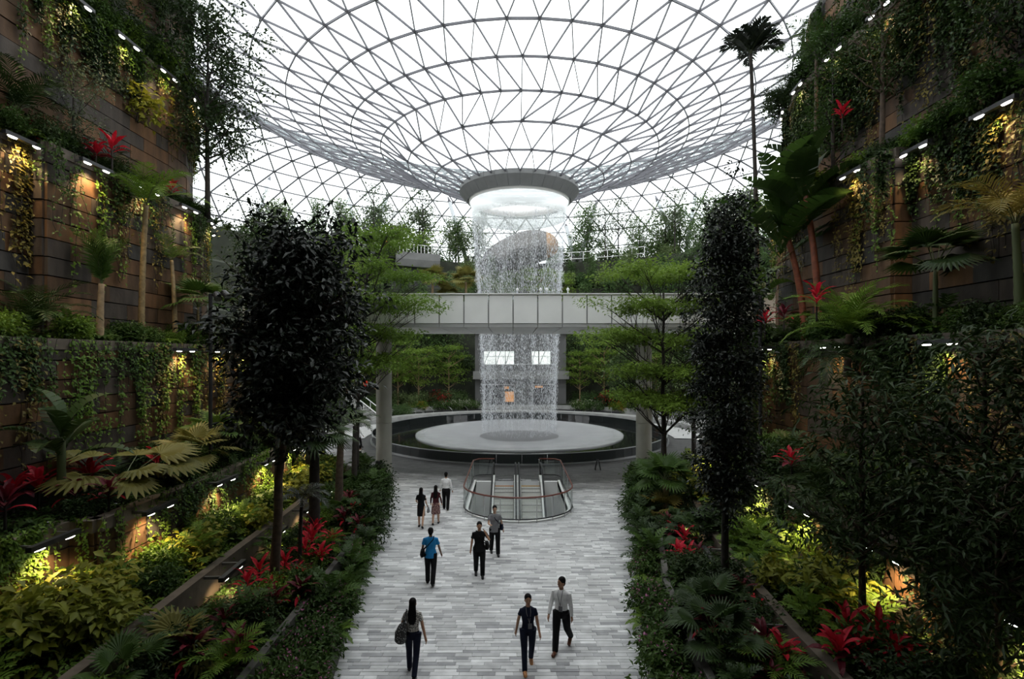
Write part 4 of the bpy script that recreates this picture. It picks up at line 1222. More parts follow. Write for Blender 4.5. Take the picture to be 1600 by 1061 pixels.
# airy tall tree on the upper left ledge and the dense one below it
tree('airy_tree', 'tall airy tree against the glass dome at the end of the left wall', (-14.1, 24.0, 13.4), 10.0, (2.9, 10.3, 2.5, 2.2), 0.11, (0.2, 0.085, 0.22),
     ('lf_dark', 'barkdark'), 'round', seed=25, nb=30, nc=270, per=34)
tree('dense_tree', 'dense dark tree below the airy tree at the end of the left wall', (-12.0, 24.6, 7.5), 6.6, (0.8, 7.0, 1.9, 1.7), 0.12, (0.16, 0.07, 0.2),
     ('lf_dark', 'barkdark'), 'round', seed=26, nb=24, nc=150, per=34)
tree('small_ledge_tree', 'small grey green tree on the upper left ledge', (-14.55, 17.2, 13.4), 3.4, (0.7, 3.6, 1.15, 0.9), 0.05, (0.12, 0.045, 0.14), ('lf_grey', 'barkdark'), 'round', seed=27, nb=16, nc=90, per=22)
tree('dense_tree', 'dark bushy tree behind the large dark tree on the left', (-9.6, 24.5, 1.5), 8.5, (2.2, 8.8, 2.2, 2.0), 0.12, (0.17, 0.07, 0.22), ('lf_mid', 'barkdark'), 'round', seed=28, nb=26, nc=170, per=34)
tree('dense_tree', 'dark tree filling the gap left of the left bridge column', (-12.2, 33.5, 0.3), 9.5, (2.6, 10.0, 2.6, 2.4), 0.14, (0.2, 0.08, 0.26), ('lf_dark', 'barkdark'), 'round', seed=29, nb=26, nc=150, per=32)
tree('dense_tree', 'dark tree behind the columnar tree on the right', (11.2, 32.0, 0.3), 9.5, (2.6, 10.4, 2.6, 2.4), 0.14, (0.2, 0.08, 0.26), ('lf_mid', 'barkdark'), 'round', seed=30, nb=26, nc=150, per=32)
tree('dense_tree', 'leafy dark tree with the red trunk palms on the right ledge behind', (9.4, 21.5, 3.1), 6.5, (0.9, 7.0, 1.5, 1.5), 0.1, (0.16, 0.07, 0.2), ('lf_mid', 'barkdark'), 'round', seed=31, nb=22, nc=130, per=30)
# slender leaved trees right foreground
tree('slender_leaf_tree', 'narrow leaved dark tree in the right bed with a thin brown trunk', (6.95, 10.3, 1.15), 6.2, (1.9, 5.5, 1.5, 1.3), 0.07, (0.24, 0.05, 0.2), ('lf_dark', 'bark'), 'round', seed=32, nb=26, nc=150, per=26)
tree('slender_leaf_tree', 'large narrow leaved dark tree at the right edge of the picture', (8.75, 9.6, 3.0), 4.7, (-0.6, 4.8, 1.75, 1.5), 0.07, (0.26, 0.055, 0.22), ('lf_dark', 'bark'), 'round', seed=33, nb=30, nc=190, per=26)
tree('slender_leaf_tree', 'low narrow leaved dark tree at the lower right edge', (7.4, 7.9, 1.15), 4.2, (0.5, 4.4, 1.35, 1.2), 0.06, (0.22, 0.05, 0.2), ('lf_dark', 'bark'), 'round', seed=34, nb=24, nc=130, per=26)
# trees over the right wall
tree('ledge_tree', 'dark tree with a reddish trunk on the upper right ledge', (12.5, 17.5, 13.5), 6.6, (2.5, 7.6, 1.7, 1.5), 0.09, (0.15, 0.06, 0.2), ('lf_dark', 'bark'), 'round', seed=35, nb=22, nc=130, per=30)
tree('ledge_tree', 'very dark tree at the top right corner above the right ledge', (12.8, 13.0, 13.5), 4.4, (0.8, 4.9, 1.5, 1.3), 0.09, (0.16, 0.07, 0.2), ('lf_dark', 'barkdark'), 'round', seed=36, nb=22, nc=150, per=30)
tree('ledge_tree', 'green tree on the upper right ledge nearest the glass dome', (12.7, 20.5, 13.5), 6.5, (0.9, 7.3, 1.4, 1.3), 0.08, (0.15, 0.06, 0.2), ('lf_mid', 'barkdark'), 'round', seed=37, nb=22, nc=130, per=30)
tree('ledge_tree', 'dark tree at the upper left corner on the topmost ledge', (-15.4, 20.0, 19.2), 5.5, (0.4, 6.0, 1.5, 1.3), 0.08, (0.15, 0.06, 0.2), ('lf_dark', 'barkdark'), 'round', seed=38, nb=20, nc=120, per=30)

# palms, one by one
def put(K, loc, rz, sc, label): return K.place(loc, rz, sc, label)
put(feather_palm(5.0, 11, 2.2, 0.62, 0.05, 26, 1.05, 1.5, ('lf_bright', 'greenstem', 'cane'), 0.085, (0.35, -0.5), seed=51), (-13.3, 18.6, 7.45), 0.4, 1.0, 'bright green feather palm on a tall cane trunk by the left wall')
put(feather_palm(1.9, 12, 1.7, 0.5, 0.055, 20, 1.35, 0.9, ('lf_mid', 'greenstem', 'barkpale'), 0.09, (0.45, 0.0), seed=52), (-13.2, 16.6, 7.45), 1.4, 1.0, 'short upright palm on the lower left ledge')
put(feather_palm(3.4, 9, 1.4, 0.45, 0.045, 20, 1.0, 1.4, ('lf_mid', 'greenstem', 'cane'), 0.075, (0.3, -0.5), seed=53, bend=0.5), (-13.25, 20.4, 7.45), 2.4, 1.0, 'leaning slim palm on the lower left ledge')
put(fan_palm(1.6, 14, 0.8, 0.75, 16, ('lf_mid', 'greenstem', 'cane'), 0.05, seed=54), (-12.9, 21.3, 7.45), 0.3, 1.0, 'small fan palm on the lower left ledge beside the lamp post')
put(feather_palm(0.4, 16, 1.9, 0.5, 0.045, 24, 1.1, 1.5, ('lf_dark', 'greenstem', 'bark'), 0.1, (0.4, -0.5), seed=55), (-13.7, 14.9, 7.45), 0.9, 1.0, 'dark bushy palm at the left edge on the lower ledge')
put(feather_palm(0.9, 14, 1.9, 0.5, 0.05, 24, 1.1, 1.5, ('lf_dark', 'greenstem', 'bark'), 0.1, (0.4, -0.5), seed=56), (-14.7, 15.4, 13.4), 2.0, 1.0, 'dark palm at the left edge on the upper ledge')
put(feather_palm(3.0, 12, 2.1, 0.55, 0.05, 24, 1.0, 1.6, ('lf_dark', 'greenstem', 'bark'), 0.09, (0.4, -0.5), seed=57), (-15.5, 23.2, 19.2), 1.1, 1.0, 'dark palm drooping from the top of the left wall')
put(blade_plant('broadleaf_palm', 'palm', 10, 1.75, 0.62, 1.15, 1.35, 'lf_dark', 1.95, 'greenstem', 0.09, (0.25, -0.55), seed=58, pet=0.2, split=True, nseg=12, part='frond'), (-11.3, 13.0, 3.05), 0.5, 1.0, 'dark broadleaf palm on a green stem against the lower left wall')
put(fan_palm(0.55, 9, 1.05, 0.95, 16, ('lf_pale', 'greenstem', 'bark'), 0.06, seed=59, tilt=(0.2, -0.5), w=0.2), (-10.75, 14.3, 3.05), 1.0, 1.0, 'large pale yellow fan palm on top of the low left wall')
put(fan_palm(0.5, 14, 0.8, 0.7, 16, ('lf_pale', 'greenstem', 'bark'), 0.06, seed=60), (-10.9, 17.8, 3.05), 1.7, 1.0, 'yellowish fan palm below the left lamp post')
put(fan_palm(0.9, 14, 0.8, 0.7, 16, ('lf_mid', 'greenstem', 'bark'), 0.06, seed=61), (-11.2, 19.6, 3.05), 0.7, 1.0, 'green fan palm behind the yellowish one below the lamp post')
put(fan_palm(3.6, 26, 0.75, 0.8, 22, ('lf_dark', 'greenstem', 'barkdark'), 0.16, seed=62, w=0.09, tilt=(1.0, -0.7)), (-6.55, 17.2, 0.7), 0.0, 1.0, 'dark round headed fan palm with a thick black trunk')
put(feather_palm(3.5, 10, 1.5, 0.5, 0.07, 15, 0.95, 1.6, ('lf_grey', 'greenstem', 'bark'), 0.13, (0.25, -0.6), seed=63), (-6.75, 20.2, 0.7), 0.5, 1.0, 'grey green palm with a brown trunk beside the red plants')
put(feather_palm(3.1, 10, 1.3, 0.42, 0.05, 16, 0.95, 1.6, ('lf_dark', 'greenstem', 'barkdark'), 0.11, (0.25, -0.6), seed=64), (-7.3, 24.0, 0.7), 1.5, 1.0, 'slim palm with a pole-like trunk left of the bridge column')
put(feather_palm(2.2, 11, 0.9, 0.3, 0.05, 12, 0.9, 1.6, ('lf_black', 'greenstem', 'barkdark'), 0.05, (0.25, -0.6), seed=65), (-6.1, 14.9, 0.7), 0.9, 1.0, 'thin black stemmed palm beside the large dark tree trunk')
put(feather_palm(6.2, 12, 1.75, 0.62, 0.10, 20, 1.15, 1.5, ('lf_dark', 'greenstem', 'barkdark'), 0.1, (0.4, -0.4), seed=66), (-8.6, 19.0, 1.2), 0.4, 1.0, 'upright dark palm rising behind the large dark tree')
put(fan_palm(0.2, 12, 0.7, 0.62, 14, ('lf_pale', 'greenstem', 'bark'), 0.05, seed=67, w=0.16), (-6.75, 10.5, 0.72), 0.4, 0.85, 'pale fan leaved palm in the lower left bed')
put(feather_palm(0.1, 13, 1.0, 0.3, 0.05, 14, 1.1, 1.3, ('lf_bright', 'greenstem', 'bark'), 0.05, (0.2, -0.4), seed=68), (-5.6, 10.2, 0.72), 0.9, 1.0, 'bright feathery palm in the lower left bed')
put(feather_palm(0.1, 12, 1.1, 0.3, 0.045, 16, 1.1, 1.3, ('lf_bright', 'greenstem', 'bark'), 0.05, (0.2, -0.4), seed=69), (-6.0, 16.3, 0.72), 0.2, 1.0, 'bright feathery palm among the red plants on the left')
# right side
tp = at(1176, 85, 26.0)
put(feather_palm(tp.z - 7.5, 14, 1.9, 0.72, 0.17, 16, 1.0, 1.6, ('lf_black', 'greenstem', 'barkdark'), 0.10, (0.4, -0.35), seed=70, rings=False, bend=-0.08), (tp.x + 0.25, 26.0, 7.5), 0.0, 1.0, 'very tall slender palm standing dark against the glass dome')
put(feather_palm(6.0, 13, 2.0, 0.6, 0.04, 26, 1.05, 1.6, ('lf_mid', 'greenstem', 'bark'), 0.075, (0.4, -0.4), seed=71), (12.6, 21.5, 13.5), 0.9, 1.0, 'feathery green palm against the dome at the end of the right wall')
put(blade_plant('broadleaf_palm', 'palm', 14, 3.3, 1.3, 1.25, 1.1, 'lf_mid', 5.0, 'barkred', 0.11, (0.35, -0.5), seed=72, pet=0.18, split=True, nseg=14, part='frond', lean=(-0.85, 0.2)), (11.4, 20.2, 7.5), 0.0, 1.0, 'big dark broadleaf palm with a red trunk on the right ledge')
put(blade_plant('broadleaf_palm', 'palm', 12, 2.8, 1.15, 1.15, 1.2, 'lf_dark', 6.0, 'barkred', 0.11, (0.35, -0.5), seed=73, pet=0.18, split=True, nseg=14, part='frond', lean=(-0.5, 0.2)), (11.5, 19.4, 7.5), 0.0, 1.0, 'second red trunked broadleaf palm nearer the camera on the right ledge')
put(blade_plant('broadleaf_palm', 'palm', 9, 1.6, 0.6, 1.0, 1.5, 'lf_mid', 2.6, 'greenstem', 0.07, (0.3, -0.5), seed=74, pet=0.2, split=True, nseg=12, part='frond'), (11.0, 22.8, 7.5), 2.1, 1.0, 'small broadleaf palm with a thin stem at the end of the right ledge')
put(feather_palm(0.3, 24, 2.2, 0.55, 0.055, 26, 1.15, 1.4, ('lf_bright', 'greenstem', 'bark'), 0.1, (0.4, -0.8), seed=75), (10.4, 16.0, 7.4), 0.2, 1.0, 'huge bushy palm spilling over the lower right ledge')
put(feather_palm(0.6, 16, 1.7, 0.5, 0.05, 24, 0.7, 1.5, ('lf_dark', 'greenstem', 'bark'), 0.1, (0.1, -0.9), seed=76), (10.1, 15.6, 6.4), 1.2, 1.0, 'drooping dark palm hanging below the lower right ledge')
put(feather_palm(2.6, 12, 2.0, 0.55, 0.05, 24, 1.0, 1.5, ('lf_olive', 'greenstem', 'greenstem'), 0.08, (0.3, -0.5), seed=77), (11.75, 12.0, 7.5), 2.5, 1.0, 'yellowish palm at the right edge above the lower ledge')
put(fan_palm(1.9, 14, 0.9, 0.8, 20, ('lf_dark', 'greenstem', 'greenstem'), 0.06, seed=78), (11.6, 14.2, 7.5), 0.5, 1.0, 'dark fan palm with a green stem on the lower right ledge')
put(fan_palm(1.5, 15, 0.7, 0.85, 18, ('lf_mid', 'greenstem', 'barkpale'), 0.12, seed=79), (at(1040, 760, 20.5).x, 20.5, 0.6), 0.8, 1.0, 'fan palm with a pale trunk in front of the right bridge column')
put(fan_palm(0.4, 9, 0.6, 0.55, 14, ('lf_olive', 'greenstem', 'barkpale'), 0.08, seed=80), (5.75, 19.8, 0.6), 1.8, 1.0, 'orange yellow fan palm at the edge of the right bed')
put(feather_palm(0.1, 14, 1.1, 0.32, 0.045, 16, 1.1, 1.4, ('lf_bright', 'greenstem', 'bark'), 0.05, (0.2, -0.4), seed=81), (5.0, 9.9, 0.72), 0.9, 1.0, 'bright striped palm low in the right bed')
put(feather_palm(0.3, 14, 1.5, 0.42, 0.045, 20, 1.0, 1.5, ('lf_dark', 'greenstem', 'bark'), 0.06, (0.3, -0.5), seed=82), (8.9, 14.6, 3.05), 0.9, 1.0, 'dark palm beside the red plant on the low right wall')

# cordylines
cord = []
for px, py, z, k, s in ((20, 805, 3.1, 'cordyline', 1.5), (60, 795, 3.1, 'cordyline', 1.5), (85, 770, 3.1, 'cordyline2', 1.6), (140, 775, 3.1, 'cordyline', 1.6), (8, 830, 3.1, 'cordyline3', 1.5), (118, 800, 3.1, 'cordyline3', 1.2), (170, 800, 3.1, 'cordyline3', 1.2),
                        (245, 755, 3.1, 'cordyline2', 1.35), (262, 742, 3.1, 'cordyline2', 1.2)):
    p = on_level(px, py, z); cord.append((k, (p.x, p.y, z - 0.05), U(0, 6), s))
scatter(cord, 'red cordyline on top of the low left wall', 'red cordylines on the low left wall', lambda q: q[1][1], 'from the front')
cord = []
for px, py, k, s in ((385, 948, 'cordyline2', 1.1), (405, 930, 'cordyline2', 1.15), (425, 945, 'cordyline', 1.0), (445, 915, 'cordyline2', 1.1), (462, 925, 'cordyline', 1.0), (478, 895, 'cordyline2', 1.2), (487, 880, 'cordyline2', 1.35), (500, 895, 'cordyline', 1.1),
                     (430, 965, 'cordyline3', 1.0), (470, 950, 'cordyline3', 1.0), (395, 985, 'cordyline3', 1.1), (350, 1010, 'cordyline3', 1.1), (375, 1040, 'cordyline3', 1.0), (520, 862, 'cordyline', 1.0), (538, 830, 'cordyline3', 1.1), (552, 822, 'cordyline2', 1.0), (545, 800, 'cordyline3', 1.1), (560, 840, 'cordyline3', 1.0), (492, 858, 'cordyline2', 1.2),
                     (300, 1058, 'cordyline3', 1.2)):
    p = on_level(px, py, 0.72); cord.append((k, (p.x, p.y, 0.7), U(0, 6), s))
scatter(cord, 'red cordyline in the left bed beside the path', 'red cordylines in the left bed', lambda q: q[1][1], 'from the front')
cord = []
for px, py, k, s in ((1055, 850, 'cordyline', 1.0), (1070, 870, 'cordyline2', 1.1), (1060, 885, 'cordyline', 1.0), (1075, 895, 'cordyline2', 1.0), (1045, 835, 'cordyline3', 1.0), (1130, 970, 'cordyline3', 1.2), (1160, 960, 'cordyline3', 1.2), (1150, 1000, 'cordyline3', 1.1), (1175, 985, 'cordyline', 1.0),
                     (1110, 1010, 'cordyline3', 1.1), (1195, 1040, 'cordyline3', 1.1), (1225, 1058, 'cordyline', 1.1), (1170, 1052, 'cordyline', 0.9)):
    p = on_level(px, py, 0.72); cord.append((k, (p.x, p.y, 0.7), U(0, 6), s))
scatter(cord, 'red cordyline in the right bed beside the path', 'red cordylines in the right bed', lambda q: q[1][1], 'from the front')
cord = []
for px, py, k, s in ((1325, 1035, 'cordyline2', 1.25), (1312, 1058, 'cordyline', 1.2), (1370, 1050, 'cordyline2', 1.3), (1345, 1060, 'cordyline', 1.2), (1395, 1075, 'cordyline2', 1.2), (1420, 1090, 'cordyline', 1.2)):
    p = on_level(px, py, 1.15); cord.append((k, (p.x, p.y, 1.13), U(0, 6), s))
scatter(cord, 'bright red cordyline in the lower right bed', 'red cordylines at the lower right', lambda q: q[1][0], 'from the left')
for px, py, d, k, s, lab in ((175, 240, 17.6, 'cordyline2', 1.5, 'red cordyline on the upper left ledge beside the small tree'), (150, 235, 17.2, 'cordyline', 1.2, 'darker red cordyline on the upper left ledge'),
                             (40, 205, 15.5, 'cordyline3', 1.2, 'dim red cordyline at the left edge of the upper ledge'), (268, 300, 22.0, 'cordyline2', 1.3, 'round red cordyline at the far end of the upper left ledge'),
                             (1237, 715, 14.8, 'cordyline', 1.2, 'red cordyline on the low right wall'), (1276, 470, 15.0, 'cordyline2', 1.3, 'tall red flowered plant over the lower right ledge'),
                             (1195, 502, 18.5, 'cordyline2', 1.2, 'red leaved plant beside the right lamp post'), (1225, 490, 17.5, 'cordyline3', 1.2, 'dull red plant beside the bushy palm on the right'), (1316, 180, 19.0, 'cordyline2', 1.2, 'red plant high on the upper right ledge')):
    p = at(px, py, d); KD[k].place((p.x, p.y, p.z - 0.6), U(0, 6), s, lab)

for k, (x, y, z, kd, sc, lab) in enumerate(((12.6, 22.6, 13.5, 'bush_lime', 1.5, 'lit yellow green bush at the far end of the upper right ledge'), (12.9, 24.2, 13.5, 'areca', 1.2, 'lit feathery clump at the far end of the upper right ledge'),
        (12.3, 21.4, 13.4, 'bush_lime', 1.2, 'lower lit yellow green bush at the upper right ledge end'), (-14.9, 20.6, 16.4, 'bush_lime', 1.3, 'lit yellow green bush on the upper left wall'), (-9.3, 9.9, 1.15, 'bush_lime', 1.35, 'largest lit yellow green bush at the lower left edge'),
        (-9.6, 11.0, 1.15, 'bush_lime', 1.25, 'second lit yellow green bush at the lower left edge'), (7.3, 11.6, 1.15, 'bush_lime', 1.2, 'lit yellow green bush under the low right wall lamp'), (7.4, 13.6, 1.15, 'lobed_bright', 1.3, 'lit lobed leaf plant under the low right wall lamp'))):
    KD[kd].place((x, y, z), k * 1.3, sc, lab)
# low planting along the path edges and in the beds
def bed(lineA, lineB, z, y0, y1, n, kinds, f=(0.15, 0.85), s=(0.8, 1.15)):
    out = []
    for k in range(n):
        y = y0 + (y1 - y0) * (k + rnd.random()) / n; a, b = xat(lineA, y), xat(lineB, y)
        out.append((rnd.choice(kinds), (a + (b - a) * U(*f), y, z), U(0, 6.28), U(*s)))
    return out
by_y = lambda q: q[1][1]
def sown(items, side, where):
    byk = {}
    for it in items: byk.setdefault(it[0], []).append(it)
    words = {'fern_mid': 'dark green fern', 'fern_bright': 'bright green fern', 'fern_big': 'large arching fern', 'lobed_dark': 'dark lobed leaf shrub', 'lobed_mid': 'green lobed leaf shrub',
             'lobed_bright': 'bright lobed leaf shrub', 'bush_dark': 'dark leafy bush', 'bush_mid': 'green leafy bush', 'bush_bright': 'bright leafy bush', 'bush_lime': 'yellow green bush',
             'bush_pink': 'pink flowering bush', 'areca': 'clumping feather palm', 'areca_dark': 'dark clumping feather palm', 'fan_low': 'low fan palm', 'fan_low_dark': 'low dark fan palm',
             'cordyline3': 'wine red plant'}
    for kd, its in byk.items():
        g = '%s in the %s' % (words[kd], where)
        scatter(its, '%s in the %s' % (words[kd], where), g, by_y, 'from the front')
sown(bed(L_PATH, L_K3, 0.28, 8.6, 12.6, 17, ['fern_bright', 'fern_mid', 'bush_pink', 'bush_pink'], s=(0.85, 1.15)) +
     bed(L_PATH, L_K3, 0.28, 12.6, 18.5, 19, ['fern_bright', 'lobed_mid', 'bush_pink', 'lobed_dark', 'fern_mid']) +
     bed(L_PATH, L_K3, 0.28, 18.5, 29, 19, ['lobed_dark', 'bush_dark', 'lobed_dark', 'bush_mid', 'lobed_mid'], s=(0.95, 1.35)), -1, 'left path edge bed')
sown(bed(R_PATH, R_K3, 0.28, 8.6, 13.5, 18, ['fern_bright', 'fern_bright', 'fern_mid', 'bush_pink'], f=(0.1, 0.7), s=(0.9, 1.25)) +
     bed(R_PATH, R_K3, 0.28, 13.5, 19, 18, ['fern_bright', 'lobed_mid', 'bush_pink', 'fern_mid', 'lobed_dark']) +
     bed(R_PATH, R_K3, 0.28, 18.5, 29.5, 17, ['lobed_dark', 'bush_dark', 'lobed_dark', 'bush_mid'], s=(0.95, 1.35)), 1, 'right path edge bed')
sown(bed(L_K3, L_K2, 0.70, 8.4, 27, 46, ['lobed_mid', 'bush_mid', 'bush_dark', 'fern_mid', 'fan_low', 'cordyline3', 'bush_bright'], s=(0.6, 0.95)), -1, 'left middle bed')
sown(bed(R_K3, R_K2, 0.70, 8.0, 28, 48, ['lobed_dark', 'bush_dark', 'bush_dark', 'fern_mid', 'fan_low_dark', 'cordyline3'], s=(0.7, 1.1)), 1, 'right middle bed')
sown(bed(L_K2, L_W1, 1.12, 8.4, 27, 54, ['lobed_bright', 'bush_lime', 'bush_bright', 'bush_mid', 'bush_mid', 'fern_mid'], s=(0.7, 1.15)), -1, 'left bed under the low wall')
sown(bed(R_K2, R_W1, 1.12, 7.0, 27, 60, ['lobed_bright', 'fern_big', 'bush_lime', 'bush_mid', 'bush_dark', 'lobed_bright'], s=(0.7, 1.15)), 1, 'right bed under the low wall')
L2l = [-12.6] * 9 + [-12.9, -14, -17, -20]; R2l = [11.0] * 9 + [11.3, 12.5, 16, 20]
sown([q for q in bed(L_W1, L2l, 3.06, 8.5, 27, 38, ['bush_dark', 'bush_mid', 'fan_low_dark', 'lobed_dark', 'bush_mid', 'fan_low', 'areca_dark'], s=(0.75, 1.15)) if q[1][1] > 15.2] +
     bed(L_W1, L2l, 3.06, 8.5, 14.5, 9, ['bush_dark', 'fern_mid'], f=(0.1, 0.5), s=(0.4, 0.6)), -1, 'left bed on the low wall')
sown(bed(R_W1, R2l, 3.06, 6.5, 27, 42, ['bush_dark', 'bush_mid', 'areca_dark', 'lobed_dark', 'fan_low', 'bush_dark', 'areca'], s=(0.8, 1.3)), 1, 'right bed on the low wall')
def ledge_items(a0, a1, z, y0, y1, n, kinds, side, s=(0.6, 0.95)):
    return [(rnd.choice(kinds), (side * U(a0, a1), y0 + (y1 - y0) * (k + rnd.random()) / n, z), U(0, 6.28), U(*s)) for k in range(n)]
sown(ledge_items(12.75, 13.7, 7.44, 11.5, 26.5, 52, ['fern_bright', 'fern_mid', 'bush_mid', 'bush_bright', 'fern_mid', 'lobed_mid'], -1), -1, 'lower left ledge')
sown(ledge_items(14.2, 14.9, 13.4, 12.5, 26.5, 34, ['fern_mid', 'bush_mid', 'bush_dark', 'fern_bright', 'areca_dark'], -1), -1, 'upper left ledge')
sown(ledge_items(15.1, 16.1, 19.2, 15.5, 27, 26, ['bush_dark', 'bush_mid', 'areca_dark', 'bush_bright'], -1, (0.8, 1.3)), -1, 'topmost left ledge')
sown(ledge_items(11.1, 11.9, 7.54, 9.5, 26.5, 46, ['fern_bright', 'fern_mid', 'bush_mid', 'bush_dark', 'areca', 'lobed_mid'], 1, (0.65, 1.1)), 1, 'lower right ledge')
sown(ledge_items(12.15, 13.1, 13.5, 9.5, 26, 36, ['fern_mid', 'bush_mid', 'bush_dark', 'fern_big', 'bush_bright'], 1, (0.7, 1.1)), 1, 'upper right ledge')
sown(ledge_items(13.3, 14.4, 19.3, 12, 26.5, 26, ['bush_dark', 'bush_mid', 'areca_dark'], 1, (0.9, 1.5)), 1, 'topmost right ledge')

# moss and small creepers covering the soil
def ground_cover(name, lineA, lineB, z, y0, y1, n, mat, lab):
    y = nrg.uniform(y0, y1, n) ** 1.0; a = np.interp(y, YS, lineA); b = np.interp(y, YS, lineB); f = nrg.uniform(0.02, 0.98, n)
    pos = np.stack([a + (b - a) * f, y, np.full(n, z) + nrg.uniform(0, 0.10, n)], 1)
    d = nrg.normal(size=(n, 3)); d[:, 2] = np.abs(d[:, 2]) * 0.4; nor = nrg.normal(size=(n, 3)) * 0.4 + np.array([0, 0, 1.0])
    V, Q = leaf_arrays(pos, d, nor, nrg.uniform(0.08, 0.16, n), nrg.uniform(0.05, 0.09, n))
    tag(link(bpy.data.objects.new(name, fast_mesh(name, V, Q, M[mat]))), lab, 'ground cover', kind='stuff')
ground_cover('ground_cover', L_K2, L_W1, 1.15, 7.5, 27, 9000, 'lf_bright', 'low bright creepers covering the soil under the low left wall')
ground_cover('ground_cover', L_K3, L_K2, 0.72, 7.5, 27, 8000, 'lf_mid', 'low green creepers covering the soil of the left middle bed')
ground_cover('ground_cover', L_PATH, L_K3, 0.30, 8, 27, 4500, 'lf_mid', 'low green creepers covering the soil of the left path edge bed')
ground_cover('ground_cover', R_K2, R_W1, 1.15, 6, 27, 9000, 'lf_bright', 'low bright creepers covering the soil under the low right wall')
ground_cover('ground_cover', R_K3, R_K2, 0.72, 7, 27, 7000, 'lf_mid', 'low green creepers covering the soil of the right middle bed')
ground_cover('ground_cover', R_PATH, R_K3, 0.30, 8, 27, 4000, 'lf_mid', 'low green creepers covering the soil of the right path edge bed')
ground_cover('ground_cover', L_W1, L2l, 3.06, 8, 26, 7000, 'lf_mid', 'low creepers covering the soil on top of the low left wall')
ground_cover('ground_cover', R_W1, R2l, 3.06, 6, 26, 7000, 'lf_mid', 'low creepers covering the soil on top of the low right wall')

# vines hanging on the walls
def vines(key, z, side, n, kinds, y0, y1, where, s=(0.8, 1.2), dz=(0, 0)):
    pts = W[key]; segs = [(a, b) for a, b in zip(pts, pts[1:]) if (b - a).length > 0.3]
    items = []
    tries = 0
    while len(items) < n and tries < 4000:
        tries += 1
        a, b = rnd.choices(segs, weights=[(q - p).length for p, q in segs])[0]
        p = a.lerp(b, rnd.random())
        if not (y0 <= p.y <= y1): continue
        nn = -uphill(a, b, side)
        q = p + nn * 0.10
        items.append((rnd.choice(kinds), (q.x, q.y, z + U(*dz)), math.atan2(nn.y, nn.x) + PI / 2, U(*s)))
    scatter(items, 'leafy vine hanging on the ' + where, 'vines on the ' + where, by_y, 'from the front')
vines('L1', 3.15, -1, 24, ['vine2', 'vine1', 'vine5'], 9, 27, 'low left wall', (0.7, 1.0))
vines('L2', 7.4, -1, 24, ['vine0', 'vine1', 'vine3', 'vine2'], 12, 28, 'lowest left tier')
vines('L3', 13.3, -1, 28, ['vine0', 'vine3', 'vine2', 'vine1'], 13, 28, 'middle left tier')
vines('L4', 19.1, -1, 26, ['vine4', 'vine1', 'vine3', 'vine5'], 15, 28, 'upper left tier')
vines('L5', 25.0, -1, 14, ['vine4', 'vine1', 'vine4'], 17, 28, 'topmost left tier')
vines('R1', 3.15, 1, 26, ['vine2', 'vine1', 'vine4'], 6, 27, 'low right wall', (0.7, 1.0))
vines('R2', 7.5, 1, 20, ['vine0', 'vine4', 'vine3', 'vine2'], 9, 28, 'lowest right tier')
vines('R3', 13.4, 1, 30, ['vine0', 'vine3', 'vine2', 'vine1', 'vine4'], 10, 28, 'middle right tier')
vines('R4', 19.2, 1, 46, ['vine4', 'vine4', 'vine3', 'vine4'], 12, 28, 'upper right tier', dz=(-2, 0))
vines('R5', 24.0, 1, 16, ['vine4', 'vine4', 'vine1'], 14, 28, 'topmost right tier', dz=(-2, 0))

# ------------------------------------------------------------------ the far side
FK = {
    'round': tree('forest_tree', '', None, 7.0, (1.8, 7.2, 2.3, 2.3), 0.13, (0.36, 0.17, 0.34), ('lf_far', 'barkdark'), 'round', seed=91, nb=18, nc=90, per=22, kind_only=True, twig=False),
    'tier': tree('tiered_forest_tree', '', None, 7.6, (2.6, 7.9, 2.3, 2.2), 0.11, (0.34, 0.15, 0.38), ('lf_tier', 'barkpale'), 'tier', seed=92, nb=22, nc=90, per=24, kind_only=True, twig=False),
    'dark': tree('forest_tree', '', None, 7.5, (1.0, 7.8, 2.2, 2.2), 0.13, (0.36, 0.16, 0.36), ('lf_farmid', 'barkdark'), 'column', seed=93, nb=20, nc=100, per=22, kind_only=True, twig=False),
    'airy': tree('airy_forest_tree', '', None, 9.0, (4.2, 9.4, 1.9, 1.9), 0.10, (0.34, 0.15, 0.32), ('lf_grey', 'barkdark'), 'round', seed=94, nb=16, nc=60, per=15, kind_only=True, twig=False),
    'cone': tree('conical_forest_tree', '', None, 7.0, (0.8, 7.4, 1.7, 1.7), 0.10, (0.34, 0.15, 0.3), ('lf_farmid', 'barkdark'), 'cone', seed=95, nb=20, nc=90, per=22, kind_only=True, twig=False),
    'tuft': shrub('forest_shrub', 1.6, 2.0, 60, 18, 0.40, 0.17, 'lf_far', seed=96, spread=0.3),
    'tuft_dark': shrub('forest_shrub', 1.7, 2.2, 60, 18, 0.40, 0.17, 'lf_farmid', seed=97, spread=0.3),
}
KD.update({'F_' + k: v for k, v in FK.items()})
WD = {'round': 'mixed green forest tree', 'tier': 'bright tiered forest tree', 'dark': 'dense green forest tree', 'airy': 'thin airy grey green tree', 'cone': 'dark conical forest tree', 'tuft': 'loose green forest shrub', 'tuft_dark': 'dark forest shrub'}
